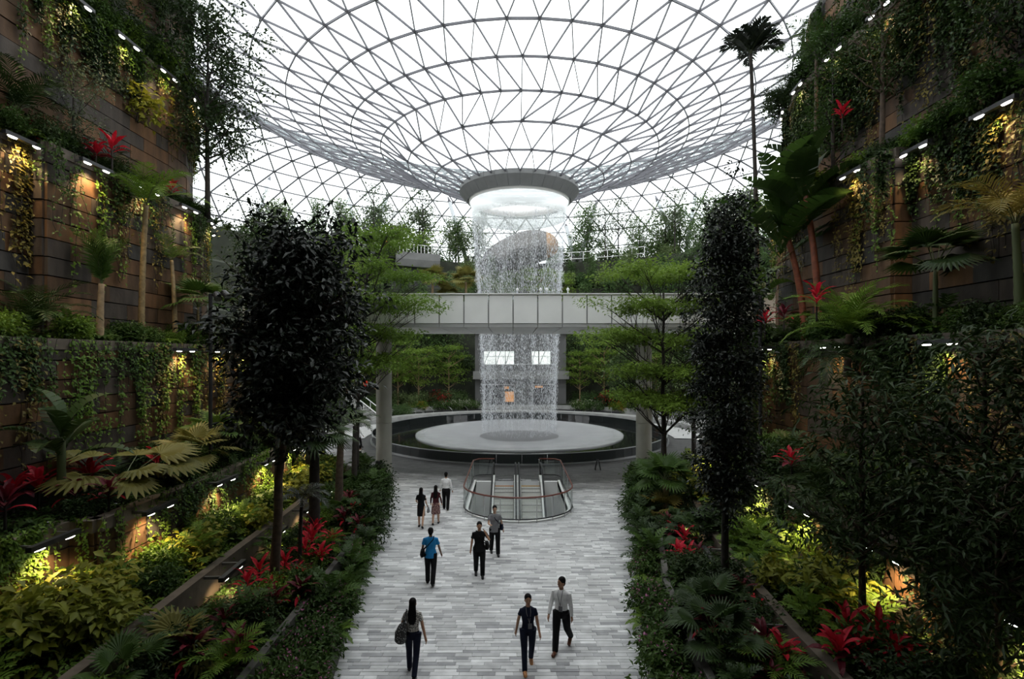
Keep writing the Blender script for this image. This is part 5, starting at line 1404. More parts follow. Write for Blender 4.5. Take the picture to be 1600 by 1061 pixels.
def ringrow(r, z, n, kinds, a0, a1, s, where, skip=None, jr=0.8):
    items = []
    for k in range(n):
        a = math.radians(a0 + (a1 - a0) * (k + U(0.2, 0.8)) / n); q = r + U(-jr, jr)
        x, y = FX + q * math.sin(a), FY + q * math.cos(a)
        if skip and skip(x, y): continue
        items.append((rnd.choice(kinds), (x, y, z), U(0, 6.28), U(*s)))
    byk = {}
    for it in items: byk.setdefault(it[0], []).append(it)
    for kd, its in byk.items():
        w = WD[kd[2:]] + ' on the ' + where
        scatter(its, w, w, lambda q: q[1][0] / q[1][1], 'from the left')
mid = lambda x, y: -5.3 < x < 7.6
ringrow(22.4, 0.9, 15, ['F_tier', 'F_tier', 'F_round'], -62, 68, (0.85, 1.15), 'lowest forest row', mid)
ringrow(22.6, 0.9, 34, ['F_tuft_dark', 'F_tuft'], -66, 72, (0.5, 0.8), 'lowest forest row', mid)
ringrow(26.2, 5.4, 20, ['F_dark', 'F_round', 'F_cone'], -62, 66, (0.9, 1.2), 'second forest row', mid)
ringrow(25.8, 5.0, 30, ['F_tuft_dark', 'F_tuft_dark', 'F_tuft'], -64, 68, (0.8, 1.2), 'second forest row', mid)
ringrow(30.6, 11.8, 20, ['F_dark', 'F_round', 'F_cone', 'F_tier'], -60, 64, (0.75, 1.05), 'third forest row')
ringrow(30.2, 11.6, 34, ['F_tuft_dark', 'F_tuft'], -62, 66, (0.9, 1.3), 'third forest row')
ringrow(34.6, 17.4, 22, ['F_dark', 'F_cone', 'F_round'], -58, 60, (0.55, 0.85), 'fourth forest row', lambda x, y: -19 < x < -9.5)
ringrow(34.4, 17.3, 34, ['F_tuft_dark', 'F_tuft'], -60, 62, (0.8, 1.2), 'fourth forest row', lambda x, y: -19 < x < -9.5)
ringrow(39.5, 22.1, 18, ['F_airy', 'F_round', 'F_dark', 'F_cone'], -56, 58, (0.9, 1.3), 'top terrace', lambda x, y: -3 < x < 9, 2.0)
ringrow(43.0, 22.1, 26, ['F_tuft_dark', 'F_tuft', 'F_tuft_dark'], -58, 60, (0.8, 1.4), 'top terrace', lambda x, y: -3 < x < 9, 2.5)
ringrow(46.5, 22.1, 20, ['F_round', 'F_airy', 'F_dark'], -56, 58, (0.7, 1.1), 'back of the top terrace', None, 2)
ringrow(19.9, 0.3, 8, ['F_tuft_dark'], -70, -40, (0.35, 0.5), 'left end of the plaza')
for px, d, kd, sc, lab in ((655, 84, 'F_round', 1.3, 'broad airy tree standing above the left balcony'), (592, 83, 'F_dark', 1.2, 'dense dark tree beside the strut above the left balcony'), (625, 86, 'F_round', 1.05, 'tree between the dense dark one and the broad one above the balcony'),
                           (716, 84, 'F_cone', 1.0, 'conical tree just left of the waterfall on the terrace'), (1040, 83, 'F_round', 1.25, 'broad round tree on the terrace above the tiered tree'), (1062, 84, 'F_cone', 1.3, 'conical tree beside the broad one above the tiered tree'),
                           (920, 86, 'F_airy', 1.15, 'tall thin tree just right of the strut beside the waterfall'), (966, 85, 'F_airy', 1.2, 'tall thin pale tree on the terrace right of the waterfall'), (545, 84, 'F_round', 1.2, 'tree on the terrace behind the steep strut')):
    p = at(px, 400, d); KD[kd].place((p.x, d, 22.1), px * 0.7, sc, lab)
# flower beds and benches at plaza level
for k, (px, kd, lab) in enumerate(((660, 'bush_yellow', 'yellow and orange flower bed behind the fountain at left'), (690, 'bush_white', 'white flower bed behind the fountain at left'), (715, 'bush_white', 'white flower bed beside the tiered tree behind the fountain'),
                                   (735, 'bush_white', 'white flower bed nearest the waterfall at left'), (690, 'bush_red', 'red flowering shrub behind the white flowers at left'), (905, 'bush_white', 'white flower bed beside the waterfall at right'), (925, 'bush_white', 'white flower bed behind the right bench'),
                                   (945, 'bush_red', 'red flowering shrub behind the yellow flowers at right'), (960, 'bush_yellow', 'yellow flower bed behind the right bench'), (985, 'bush_white', 'white flower bed left of the right column'))):
    d = 66.0 if kd != 'bush_red' else 67.6
    p = at(px, 640, d); KD[kd].place((p.x, d - 0.018 * p.x ** 2, 0.75 if kd != 'bush_red' else 1.3), U(0, 6), 1.0 if kd != 'bush_red' else 1.2, lab)
for k, a in enumerate((-42, -28, -15, 18, 32)):
    a = math.radians(a); r = thing('plaza_bench', 'dark stone bench block behind the fountain, %s from the left' % ordw(k + 1), 'bench', (FX + 19.7 * math.sin(a), FY + 19.7 * math.cos(a), 0.0), -a, 'benches behind the fountain')
    m = MB(); m.box((0, 0, 0.28), (4.2, 0.7, 0.3)); m.build('seat', M['darkmetal'], r)
    m = MB(); m.box((0, 0.1, 0.07), (3.8, 0.4, 0.14)); m.build('base', M['concrete'], r)
    for s in (-1.2, 1.2):
        m = MB(); m.tube([(s, -0.4, 0.0), (s, -0.4, 0.5), (s - 0.35, 0.2, 1.0)], 0.03, 6); m.build('rail', M['steelbright'], r)
m = MB(); m.lathe([(20.6, 0.0), (20.6, 0.85), (21.1, 0.85), (21.1, 0.0)], 80, math.radians(-10), math.radians(190), closed=True)
o = m.build('planter_wall', M['seatstone']); o.location = (FX, FY, 0); tag(o, 'curved grey planter wall holding the flower beds behind the fountain', 'planter')
# fan palms above the bridge
fpk = fan_palm(2.6, 20, 1.1, 1.2, 16, ('lf_pale', 'greenstem', 'barkpale'), 0.12, seed=98, name='fan_palm', w=0.16)
for px, lab in ((676, 'pale fan palm behind the bridge, left one'), (728, 'pale fan palm behind the bridge next to the waterfall'), (700, 'small pale fan palm between the two behind the bridge')):
    p = at(px, 455, 60 if px != 700 else 61); fpk.place((p.x, p.y, p.z - (1.7 if px != 700 else 2.9)), U(0, 6), 1.05 if px != 700 else 0.85, lab)
# balcony on the terrace
bal = thing('terrace_balcony', 'grey curved concrete balcony high among the trees at left', 'balcony', (FX, FY, 0))
m = MB(); m.lathe([(33.5, 20.3), (33.2, 21.3), (33.2, 22.3), (36.5, 22.3), (36.5, 20.3)], 16, math.radians(110), math.radians(121.5), closed=True); m.build('slab', M['terrace'], bal)
m = MB(); m.lathe([(34.6, 16.2), (34.6, 20.2), (36, 20.2), (36, 16.2)], 16, math.radians(109.5), math.radians(122), closed=True); m.build('recess_wall', M['darkmetal'], bal)
for k in range(13):
    a = math.radians(110.3 + k * 11 / 12); m = MB(); m.tube([(33.4 * math.cos(a), 33.4 * math.sin(a), 22.3), (33.4 * math.cos(a), 33.4 * math.sin(a), 23.5)], 0.04, 6); m.build('rail_post', M['white'], bal)
m = MB(); m.tube([(33.4 * math.cos(math.radians(110.3 + k)), 33.4 * math.sin(math.radians(110.3 + k)), 23.5) for k in range(12)], 0.05, 6); m.build('rail', M['white'], bal)
bal = thing('terrace_railing', 'pale railing along the top terrace at right of the waterfall', 'railing', (FX, FY, 0))
for k in range(9):
    a = math.radians(82 - k * 3); m = MB(); m.tube([(35.6 * math.cos(a), 35.6 * math.sin(a), 21.9), (35.6 * math.cos(a), 35.6 * math.sin(a), 23.3)], 0.05, 6); m.build('rail_post', M['white'], bal)
for z in (22.3, 23.3):
    m = MB(); m.tube([(35.6 * math.cos(math.radians(82 - k)), 35.6 * math.sin(math.radians(82 - k)), z) for k in range(25)], 0.05, 6); m.build('rail', M['white'], bal)
# dome struts
for k, (x0, y0, x1, y1, lab) in enumerate(((700, 308, 729, 402, 'slanting grey steel strut left of the waterfall'), (762, 315, 742, 402, 'slanting steel strut seen beside the falling water'), (607, 303, 571, 392, 'slanting grey steel strut above the left balcony'), (543, 296, 560, 392, 'steep steel strut above the bright left tree'),
                                          (422, 276, 398, 345, 'steel strut behind the upright dark palm on the left'), (932, 315, 906, 402, 'slanting steel strut right of the waterfall'), (884, 350, 897, 402, 'thin steel strut at the right edge of the waterfall'), (1024, 306, 1066, 404, 'left leg of the steel strut pair above the tiered tree'),
                                          (1087, 300, 1070, 404, 'right leg of the steel strut pair above the tiered tree'))):
    b = at(x1, y1, 86.0); t = at(x0, y0, 90.5)
    r = thing('dome_strut', lab, 'strut', b)
    v = t - b; m = MB(); m.tube([(0, 0, -0.6), v * 0.9], 0.34, 12); m.build('strut_tube', M['node_steel'], r, True)
    m = MB(); m.tube([v * 0.9, v], [0.34, 0.12], 12); m.build('strut_tip', M['steel'], r, True)
    m = MB(); m.tube([(0, 0, -1.2), (0, 0, 0.1)], 0.45, 12); m.build('footing', M['terrace'], r)
# mirrored sculpture in the park behind the water
M['mirror'] = plain('mirror_steel', (0.13, 0.125, 0.12), 0.28, metal=1.0)
M['copper'] = plain('copper_steel', (0.42, 0.24, 0.11), 0.35, metal=0.8)
c = at(812, 386, 80.0)
sl = thing('slide_sculpture', 'mirror polished leaning oval sculpture behind the falling water', 'sculpture', c)
def shell(u0, u1, v0, v1, nu=20, nv=14, dy=0.0):
    vs = []
    for i in range(nu + 1):
        for j in range(nv + 1):
            u = u0 + (u1 - u0) * i / nu; v = v0 + (v1 - v0) * j / nv
            wz = math.sqrt(max(0.0, 1 - u * u)) ** 0.8
            x = u * 6.1; z = v * 2.7 * wz + 0.35 * x * 0.9 * (1 - 0.55 * max(0, u)) - 0.4
            vs.append((x, -1.6 * (1 - u * u) * (1 - v * v) + 1.4 * abs(u) ** 2 + dy, z))
    fs = [(i * (nv + 1) + j, (i + 1) * (nv + 1) + j, (i + 1) * (nv + 1) + j + 1, i * (nv + 1) + j + 1) for i in range(nu) for j in range(nv)]
    return vs, fs
m = MB(); m.add(*shell(-1, 0.68, -1, 1)); m.add(*shell(-1, 1, -1, 1, dy=1.2)); m.build('mirror_shell', M['mirror'], sl, True)
m = MB(); m.add(*shell(0.68, 1.0, -1, 1)); m.build('copper_shell', M['copper'], sl, True)
m = MB(); m.tube([(-2, 1, -3.0), (-2, 1, -0.6)], 0.3, 10); m.tube([(2, 1, -3.0), (2, 1, -0.6)], 0.3, 10); m.build('legs', M['steel'], sl)
# shops behind the waterfall
M['facade'] = plain('shop_facade', (0.10, 0.10, 0.10), 0.6, noise=0.15, nscale=0.6)
M['daylight'] = plain('bright_window', (0.9, 0.95, 0.9), 0.3, emit=0.8)
M['shopglass'] = plain('shop_dark_glass', (0.05, 0.05, 0.052), 0.1)
M['shopwarm'] = plain('lit_orange_display', (0.65, 0.30, 0.10), 0.4, emit=0.45)
SY = 66.6
sb = thing('shop_building', 'two storey dark shop front with bright upper windows behind the waterfall', 'building', (0, SY, 0))
X = lambda px: (px - VPX) / FOC * SY
Z = lambda py: EYE + (HORY - py) / FOC * SY
def slabp(name, x0, x1, y0, y1, mat, dep=0.3, off=0.0, par=None):
    m = MB(); m.box(((X(x0) + X(x1)) / 2, off, (Z(y0) + Z(y1)) / 2), (abs(X(x1) - X(x0)), dep, abs(Z(y1) - Z(y0)))); return m.build(name, M[mat], par or sb)
slabp('wall', 742, 885, 505, 642, 'facade', 0.5, 0.6)
slabp('roof_slab', 738, 889, 500, 520, 'terrace', 3, 1.0)
slabp('floor_slab', 740, 888, 580, 592, 'terrace', 1.6, -0.2)
for a, b in ((756, 774), (775, 789), (790, 803), (831, 841), (843, 860)):
    w = slabp('window', a, b, 549, 570, 'daylight', 0.06, 0.3)
    m = MB(); m.bar((X(a), 0.25, Z(557)), (X(b), 0.25, Z(557)), 0.05, 0.06); m.bar(((X(a) + X(b)) / 2, 0.25, Z(549)), (X(a), 0.25, Z(570)), 0.06, 0.08); m.build('mullion', M['steel'], w)
for a, b in ((757, 804), (832, 868)):
    slabp('shop_window', a, b, 601, 640, 'shopglass', 0.08, 0.3)
    m = MB(); m.bar((X(a), 0.2, Z(601)), (X(a), 0.2, 0.05), 0.12, 0.12, (0, 1, 0)); m.bar((X(b), 0.2, Z(601)), (X(b), 0.2, 0.05), 0.12, 0.12, (0, 1, 0)); m.bar((X(a), 0.2, Z(601)), (X(b), 0.2, Z(601)), 0.12, 0.12); m.build('shop_frame', M['steelbright'], sb)
slabp('display', 789, 803, 612, 628, 'shopwarm', 0.1, 0.2); slabp('display', 788, 795, 604, 608, 'shopwarm', 0.1, 0.2); slabp('shop_sign', 836, 848, 603, 606, 'shopwarm', 0.1, 0.2)
m = MB(); m.tube([(X(757), -0.95, Z(580) + 0.9), (X(870), -0.95, Z(580) + 0.9)], 0.04, 6); m.build('balustrade_rail', M['steelbright'], sb)
# stair at the far left of the plaza
p0 = at(590, 658, 56.0)
st = thing('plaza_stair', 'short stair with white handrails left of the left bridge column', 'stairs', (p0.x, p0.y, 0))
for k in range(11):
    m = MB(); m.box((-0.36 * k, 0.1 * k, 0.14 + 0.26 * k), (0.4, 2.6, 0.26)); m.build('tread', M['seatstone'], st)
for s in (-1.3, 1.3):
    m = MB(); m.tube([(0.3, s, 1.0), (-3.9, s + 1.0, 4.0)], 0.06, 6)
    m.build('handrail', M['white'], st)
    for k in (0, 4, 8, 11):
        m = MB(); m.tube([(-0.36 * k + 0.2, s + 0.1 * k, 0.1 + 0.26 * k), (-0.36 * k + 0.2, s + 0.1 * k, 1.05 + 0.26 * k)], 0.04, 6); m.build('rail_post', M['white'], st)

# ------------------------------------------------------------------ people
REMESH = []
def remesh(mb, name, mat, voxel, parent, smooth_it=4):
    """queue a union of closed tubes; all are turned into one skin each at the end"""
    me = mb.mesh(name + '_raw', mat); o = bpy.data.objects.new(name + '_raw', me); col.objects.link(o)
    md = o.modifiers.new('r', 'REMESH'); md.mode = 'VOXEL'; md.voxel_size = voxel; md.use_smooth_shade = True
    s = o.modifiers.new('s', 'SMOOTH'); s.iterations = smooth_it; s.factor = 0.5
    REMESH.append((o, name, mat, parent))
def remesh_all():
    dg = bpy.context.evaluated_depsgraph_get()
    done = [(bpy.data.meshes.new_from_object(o.evaluated_get(dg)), name, mat, parent) for o, name, mat, parent in REMESH]
    for o, *_ in REMESH: me = o.data; bpy.data.objects.remove(o); bpy.data.meshes.remove(me)
    for me, name, mat, parent in done:
        me.name = name
        if not me.materials: me.materials.append(mat)
        link(bpy.data.objects.new(name, me), parent)
SKIN = {'tan': plain('skin_tan', (0.42, 0.22, 0.13), 0.5), 'brown': plain('skin_brown', (0.20, 0.10, 0.06), 0.5), 'fair': plain('skin_fair', (0.55, 0.33, 0.22), 0.5)}
HAIR = plain('black_hair', (0.007, 0.006, 0.006), 0.6, noise=0.3, nscale=60, spec=0.12)
def cloth(name, rgb, **k): return plain(name, rgb, 0.85, noise=k.get('noise', 0.12), nscale=k.get('ns', 12), spec=0.2)
def print_cloth(name, c1, c2, scale, thr=0.5):
    m, nt, b, out = nodes_of(name)
    tc = nt.nodes.new('ShaderNodeTexCoord'); v = nt.nodes.new('ShaderNodeTexVoronoi'); v.inputs['Scale'].default_value = scale
    nt.links.new(tc.outputs['Object'], v.inputs['Vector'])
    cr = nt.nodes.new('ShaderNodeValToRGB'); cr.color_ramp.interpolation = 'CONSTANT'
    cr.color_ramp.elements[0].color = (*c2, 1); cr.color_ramp.elements[1].position = thr; cr.color_ramp.elements[1].color = (*c1, 1)
    nt.links.new(v.outputs['Distance'], cr.inputs[0]); nt.links.new(cr.outputs[0], b.inputs['Base Color']); b.inputs['Roughness'].default_value = 0.8
    return m
CL = {'navy': cloth('navy_cloth', (0.010, 0.013, 0.028)), 'black': cloth('black_cloth', (0.008, 0.008, 0.009)), 'white': cloth('white_shirt_cloth', (0.86, 0.85, 0.84)), 'blue': cloth('blue_polo_cloth', (0.02, 0.21, 0.48)),
      'dots': print_cloth('dotted_blouse_cloth', (0.5, 0.47, 0.42), (0.02, 0.02, 0.02), 38, 0.42), 'floral': print_cloth('floral_skirt_cloth', (0.10, 0.03, 0.035), (0.5, 0.35, 0.3), 26, 0.4), 'wine': cloth('wine_top_cloth', (0.06, 0.012, 0.016)),
      'red': cloth('red_shirt_cloth', (0.6, 0.04, 0.02)), 'brown': plain('brown_leather', (0.14, 0.045, 0.02), 0.4), 'tanshoe': plain('orange_leather', (0.5, 0.22, 0.08), 0.5), 'shoe': plain('black_leather', (0.01, 0.01, 0.01), 0.4),
      'pack': print_cloth('patterned_backpack_cloth', (0.03, 0.03, 0.03), (0.30, 0.30, 0.29), 26, 0.33), 'grey': cloth('grey_cloth', (0.2, 0.2, 0.21)), 'blouse': cloth('white_blouse_cloth', (0.55, 0.54, 0.52))}
LIP = plain('lips', (0.28, 0.07, 0.06), 0.5); EYE_M = plain('eyes', (0.01, 0.008, 0.007), 0.3)
def person(label, loc, rz, h, legs, arms, skin, hair, top, bottom, shoes, sleeve=0.55, skirt=None, female=False, voxel=0.012, look=0.0, fine=False, lanyard=False, bag=None, dress=False, tuck=False):
    """legs: ((thigh, knee), (thigh, knee)) for left and right in radians; arms: ((forward, out, elbow, inward), ...)"""
    r = thing('person', label, 'person', loc, rz)
    sk = SKIN[skin]; S = h / 1.72
    fwd = lambda a: Vector((0, -math.sin(a), -math.cos(a)))
    J = {}
    hipz = 0.9; lows = []
    for i, s in enumerate((1, -1)):
        a, k = legs[i]
        hp = Vector((0.1 * s, 0, hipz)); kn = hp + fwd(a) * 0.43; an = kn + fwd(a - k) * 0.41
        J['leg', i] = (hp, kn, an, a - k); lows.append(an.z - 0.075 - max(0, math.sin(-(a - k))) * 0.02)
    dz = -min(lows)
    sh = 0.165 if female else 0.19
    W_ = 0.92 if female else 1.0
    up = Vector((0, 0, dz))
    LOOK = Matrix.Rotation(look, 3, 'Z')
    def Hd(x, y, z): return LOOK @ Vector((x, y, 0)) + Vector((0, 0, z + dz))
    b = MB(); t = MB(); bt = MB(); shs = MB(); hr = MB()
    # torso, neck, head
    b.rings([((0, 0, 0.84 + dz), .13, .09), ((0, 0, 0.92 + dz), .155 * W_, .105), ((0, 0, 1.08 + dz), .128 * W_, .09), ((0, 0, 1.26 + dz), .16 * W_, .11), ((0, 0, 1.38 + dz), .15 * W_, .085), ((0, 0, 1.43 + dz), .07, .06)], 16)
    b.tube([(0, 0.01, 1.40 + dz), (0, 0.0, 1.54 + dz)], [.056, .05], 12)
    b.ball(Hd(0, 0.0, 1.605), (.074, .09, .112), 16, 12, LOOK); b.ball(Hd(0, -.028, 1.535), (.052, .056, .05), 12, 8, LOOK)
    b.ball(Hd(0, -.094, 1.585), (.013, .018, .022), 8, 6, LOOK)
    for s in (-1, 1): b.ball(Hd(.075 * s, .005, 1.59), (.013, .024, .032), 8, 6, LOOK)
    hem = 0.81 if (not skirt and not female and not tuck) else 0.9
    if dress: hem = 0.5
    tr = [((0, 0, hem + dz), (.192 if hem < .85 else .166) * W_, .145 if hem < .85 else .118), ((0, 0, 0.95 + dz), (.182 if hem < .85 else .16) * W_, .13 if hem < .85 else .115), ((0, 0, 1.08 + dz), .146 * W_, .108), ((0, -0.008 if female else 0, 1.26 + dz), .178 * W_, .128 + (0.012 if female else 0)), ((0, 0, 1.37 + dz), .185 * W_, .10), ((0, 0, 1.41 + dz), .15 * W_, .085), ((0, 0, 1.445 + dz), .075, .066)]
    t.rings(tr, 18)
    for i, s in enumerate((1, -1)):
        f, o_, e, inw = arms[i]
        shd = Vector((sh * s, 0, 1.385)) + up
        d1 = Vector((math.sin(o_) * s, -math.sin(f) * math.cos(o_), -math.cos(f) * math.cos(o_)))
        el = shd + d1 * 0.285
        d2 = Vector((math.sin(o_) * s * math.cos(inw) - math.sin(inw) * s, -math.sin(f + e) * math.cos(o_), -math.cos(f + e) * math.cos(o_))).normalized()
        wr = el + d2 * 0.245
        b.tube([shd + Vector((-.035 * s, 0, -.02)), shd + d1 * 0.09, el, el + d2 * 0.02, wr], [.036, .041, .037, .037, .026], 10)
        J['arm', i] = (shd, el, wr, d2)
        # hand: palm, four unequal fingers slightly curled, thumb from the side of the palm
        side = Vector((0, -1, 0)) if abs(d2.y) < 0.8 else Vector((-s, 0, 0))
        thick = d2.cross(side).normalized()
        if thick.x * s > 0: thick = -thick      # towards the body: curl direction
        side = thick.cross(d2).normalized()
        if side.y > 0 and abs(d2.y) < 0.8: side = -side
        pc = wr + d2 * 0.05
        b.tube([wr, wr + d2 * 0.03, wr + d2 * 0.09], [(.026, .022), (.036, .018), (.038, .015)] if False else [.026, .03, .027], 8)
        for q, ln in ((-0.030, .066), (-0.010, .078), (0.010, .074), (0.030, .058)):
            p0 = wr + d2 * 0.075 + side * (-q); p1 = p0 + d2 * ln * 0.55 + thick * 0.006; p2 = p1 + (d2 * 0.8 + thick * 0.6).normalized() * ln * 0.5
            b.tube([p0, p1, p2], [.0095, .009, .0075], 6)
        p0 = wr + d2 * 0.03 + side * 0.02; p1 = p0 + (d2 * 0.6 + side * 0.8).normalized() * 0.04; p2 = p1 + (d2 * 0.9 + side * 0.2 + thick * 0.3).normalized() * 0.035
        b.tube([p0, p1, p2], [.012, .0105, .009], 6)
        # sleeve
        ra = 0.062 if not female else 0.054
        if sleeve <= 1: pts = [shd + Vector((-0.06 * s, 0, -0.01)), shd + Vector((-.01 * s, 0, -0.012)), shd + d1 * 0.285 * sleeve]; rad = [ra - .01, ra - .006, ra]
        else: pts = [shd + Vector((-0.06 * s, 0, -0.01)), shd + Vector((-.01 * s, 0, -0.012)), el, el + d2 * 0.02, wr - d2 * 0.01]; rad = [ra - .01, ra - .006, ra - .01, ra - .012, ra - .022]
        t.tube(pts, rad, 12)
        # legs
        hp, kn, an, la = J['leg', i]; hp, kn, an = hp + up, kn + up, an + up
        b.tube([hp + Vector((0, 0, .03)), hp.lerp(kn, .5), kn, kn.lerp(an, .35), an], [.082, .07, .054, .054, .038], 12)
        ft = max(-0.55, min(0.35, -(-la) if la < 0 else la * 0.3)); fd = Vector((0, -math.cos(ft), math.sin(ft) if la < 0 else 0.12 * la))
        fd = Vector((0, -math.cos(min(0.0, la) * 0.9), math.sin(min(0.0, la) * 0.9) + max(0, la) * 0.35)).normalized()
        heel = an + Vector((0, 0, -.03)) - fd * 0.05; toe = an + fd * 0.17 + Vector((0, 0, -.045))
        b.tube([heel, an + fd * 0.06 + Vector((0, 0, -.03)), toe], [.034, .036, .024], 10)
        shs.tube([heel - fd * 0.005 + Vector((0, 0, -.005)), an + fd * 0.05 + Vector((0, 0, -.032)), toe + Vector((0, 0, -.002)), toe + fd * 0.025], [.047, .049, .043, .022], 12)
        if bottom: bt.tube([hp + Vector((0, 0, .04)), hp.lerp(kn, .5), kn, kn.lerp(an, .5), an + (an - kn).normalized() * 0.02], [.106, .098 if not female else .086, .082 if not female else .072, .077 if not female else .066, .07 if not female else .06], 14)
    if bottom: bt.rings([((0, 0, 0.80 + dz), .12, .10), ((0, 0, 0.88 + dz), .172 * W_, .126), ((0, 0, 1.0 + dz), .158 * W_, .118)], 16)
    if skirt:
        z1, w1 = skirt
        bt = MB(); bt.rings([((0, 0, z1 + dz), w1, w1 * .78), ((0, 0, 0.75 + dz), .5 * (w1 + .17), .14), ((0, 0, 0.9 + dz), .17 * W_, .122), ((0, 0, 1.02 + dz), .145 * W_, .108)], 20)
    remesh(b, 'body', sk, 0.0065 if fine else voxel, r)
    remesh(t, 'top', CL[top], voxel, r); 
    if bottom: remesh(bt, 'trousers' if not skirt else 'skirt', CL[bottom], voxel, r)
    remesh(shs, 'shoes', CL[shoes], max(voxel, .01), r)
    # hair
    hr.ball(Hd(0, .02, 1.645), (.087, .094, .096), 16, 10, LOOK); hr.ball(Hd(0, .045, 1.585), (.072, .06, .085), 14, 8, LOOK)
    if hair == 'long':
        hr.rings([((0, .10, 1.16 + dz), .06, .022), ((0, .105, 1.26 + dz), .098, .035), ((0, .085, 1.40 + dz), .10, .045), ((0, .06, 1.52 + dz), .085, .05), ((0, .045, 1.62 + dz), .08, .06)], 14)
    if hair == 'tail': hr.tube([Hd(0, .1, 1.62), Hd(0.02, .13, 1.55), Hd(0.03, .10, 1.42)], [.03, .032, .012], 10)
    remesh(hr, 'hair', HAIR, 0.01, r)
    if fine or voxel < 0.0125:
        m = MB()
        for s in (-1, 1): m.ball(Hd(.030 * s, -.080, 1.605), (.011, .010, .006), 8, 6, LOOK)
        for s in (-1, 1): m.ball(Hd(.030 * s, -.079, 1.628), (.02, .008, .004), 8, 6, LOOK)
        m.build('eyes', EYE_M, r, True)
        m = MB(); m.ball(Hd(0, -.083, 1.545), (.021, .008, .007), 8, 6, LOOK); m.build('mouth', LIP, r, True)
    if lanyard:
        m = MB(); a, c_ = Vector((.05, -.05, 1.44)) + up, Vector((0.02, -.145, 1.12)) + up
        m.tube([a, a + Vector((0, -.075, -.08)), c_], .007, 5); a2 = Vector((-.05, -.05, 1.44)) + up; m.tube([a2, a2 + Vector((0, -.075, -.08)), c_], .007, 5); m.build('lanyard', CL['grey'], r)
        m = MB(); m.box(c_ + Vector((0.01, -.012, -.06)), (.09, .012, .12)); m.build('badge', CL['grey'], r)
    if bag:
        bag(r, up, J)
    r.scale = (S, S, S)
    return r
def messenger(side, mat='black'):
    def f(r, up, J):
        m = MB(); m.rings([((0.235 * side, .05, 0.86), .06, .13), ((0.25 * side, .05, 0.92), .075, .155), ((0.24 * side, .05, 1.06), .06, .15)], 12)
        m.v = [tuple(Vector(v) + up) for v in m.v]
        o = m.build('bag', CL[mat], r, False)
        m = MB(); m.tube([Vector(q) + up for q in ((.21 * side, .09, 1.06), (.08 * side, .135, 1.2), (-.10 * side, .12, 1.4), (-.10 * side, .0, 1.46), (.0, -.13, 1.3), (.16 * side, -.12, 1.1), (.22 * side, -.02, 1.06))], .014, 6); m.build('strap', CL[mat], o)
    return f
def handbag(side, mat):
    def f(r, up, J):
        w = J['arm', 0 if side > 0 else 1][2]
        m = MB(); m.rings([((w.x + .05 * side, w.y, w.z - .30), .05, .11), ((w.x + .05 * side, w.y, w.z - .25), .07, .135), ((w.x + .05 * side, w.y, w.z - .10), .035, .10)], 12)
        o = m.build('bag', CL[mat], r); m = MB(); m.tube([(w.x + .05 * side, w.y - .08, w.z - .11), (w.x + .02 * side, w.y, w.z + .03), (w.x + .05 * side, w.y + .08, w.z - .11)], .009, 6); m.build('strap', CL[mat], o)
    return f
def shoulder_pack(r, up, J):
    m = MB(); m.rings([((.25, .10, 0.76), .10, .09), ((.26, .11, 0.82), .135, .115), ((.25, .11, 1.0), .135, .115), ((.21, .10, 1.16), .09, .085), ((.19, .09, 1.20), .05, .05)], 14)
    m.v = [tuple(Vector(v) + up) for v in m.v]
    o = m.build('backpack', CL['pack'], r, True)
    m = MB(); m.tube([Vector(q) + up for q in ((.20, .16, 1.15), (.15, .125, 1.32), (.14, .0, 1.452), (.17, -.12, 1.3), (.21, -.05, 1.1))], .02, 6); m.build('strap', CL['pack'], o)
def worn_pack(r, up, J):
    m = MB(); m.rings([((0, .19, 0.98), .13, .07), ((0, .20, 1.05), .15, .09), ((0, .19, 1.3), .14, .08), ((0, .17, 1.38), .09, .05)], 14)
    m.v = [tuple(Vector(v) + up) for v in m.v]; o = m.build('backpack', CL['black'], r, True)
    for s in (-1, 1):
        m = MB(); m.tube([Vector(q) + up for q in ((.1 * s, .14, 1.36), (.11 * s, .02, 1.455), (.12 * s, -.12, 1.34), (.13 * s, -.08, 1.08))], .016, 6); m.build('strap', CL['black'], o)
def phone_bag(r, up, J):
    messenger(1)(r, up, J)
    shd, el, wr, d2 = J['arm', 0]
    m = MB(); c = wr + d2 * 0.08; m.bar(c - d2 * 0.07, c + d2 * 0.07, 0.012, 0.07, (0, 1, 0)); m.build('phone', CL['shoe'], r)
g = lambda px, py: on_level(px, py, 0.0)
person('woman with long black hair walking away carrying a patterned backpack on one shoulder', g(645, 1052), PI, 1.66, ((0.22, 0.12), (-0.28, 0.35)), ((0.05, 0.30, 0.9, 0.5), (-0.35, 0.28, 0.15, 0.0)), 'tan', 'long', 'dots', 'navy', 'shoe', 0.6, female=True, fine=True, voxel=.009, bag=shoulder_pack)
person('woman in a dark polo shirt with a lanyard walking towards the camera', g(825, 1043), 0.08, 1.66, ((-0.20, 0.25), (0.30, 0.05)), ((0.25, 0.16, 0.2, 0.0), (-0.2, 0.2, 0.2, 0.0)), 'tan', 'tail', 'navy', 'navy', 'tanshoe', 0.5, female=True, fine=True, voxel=.009, lanyard=True)
person('man in a white shirt and black trousers turning his head away', g(877, 1018), -0.4, 1.76, ((-0.32, 0.42), (0.2, 0.05)), ((-0.05, 0.12, 0.15, 0.0), (0.3, 0.12, 0.3, 0.1)), 'tan', 'short', 'white', 'black', 'brown', 2, fine=True, voxel=.009, look=-0.6, lanyard=True, tuck=True)
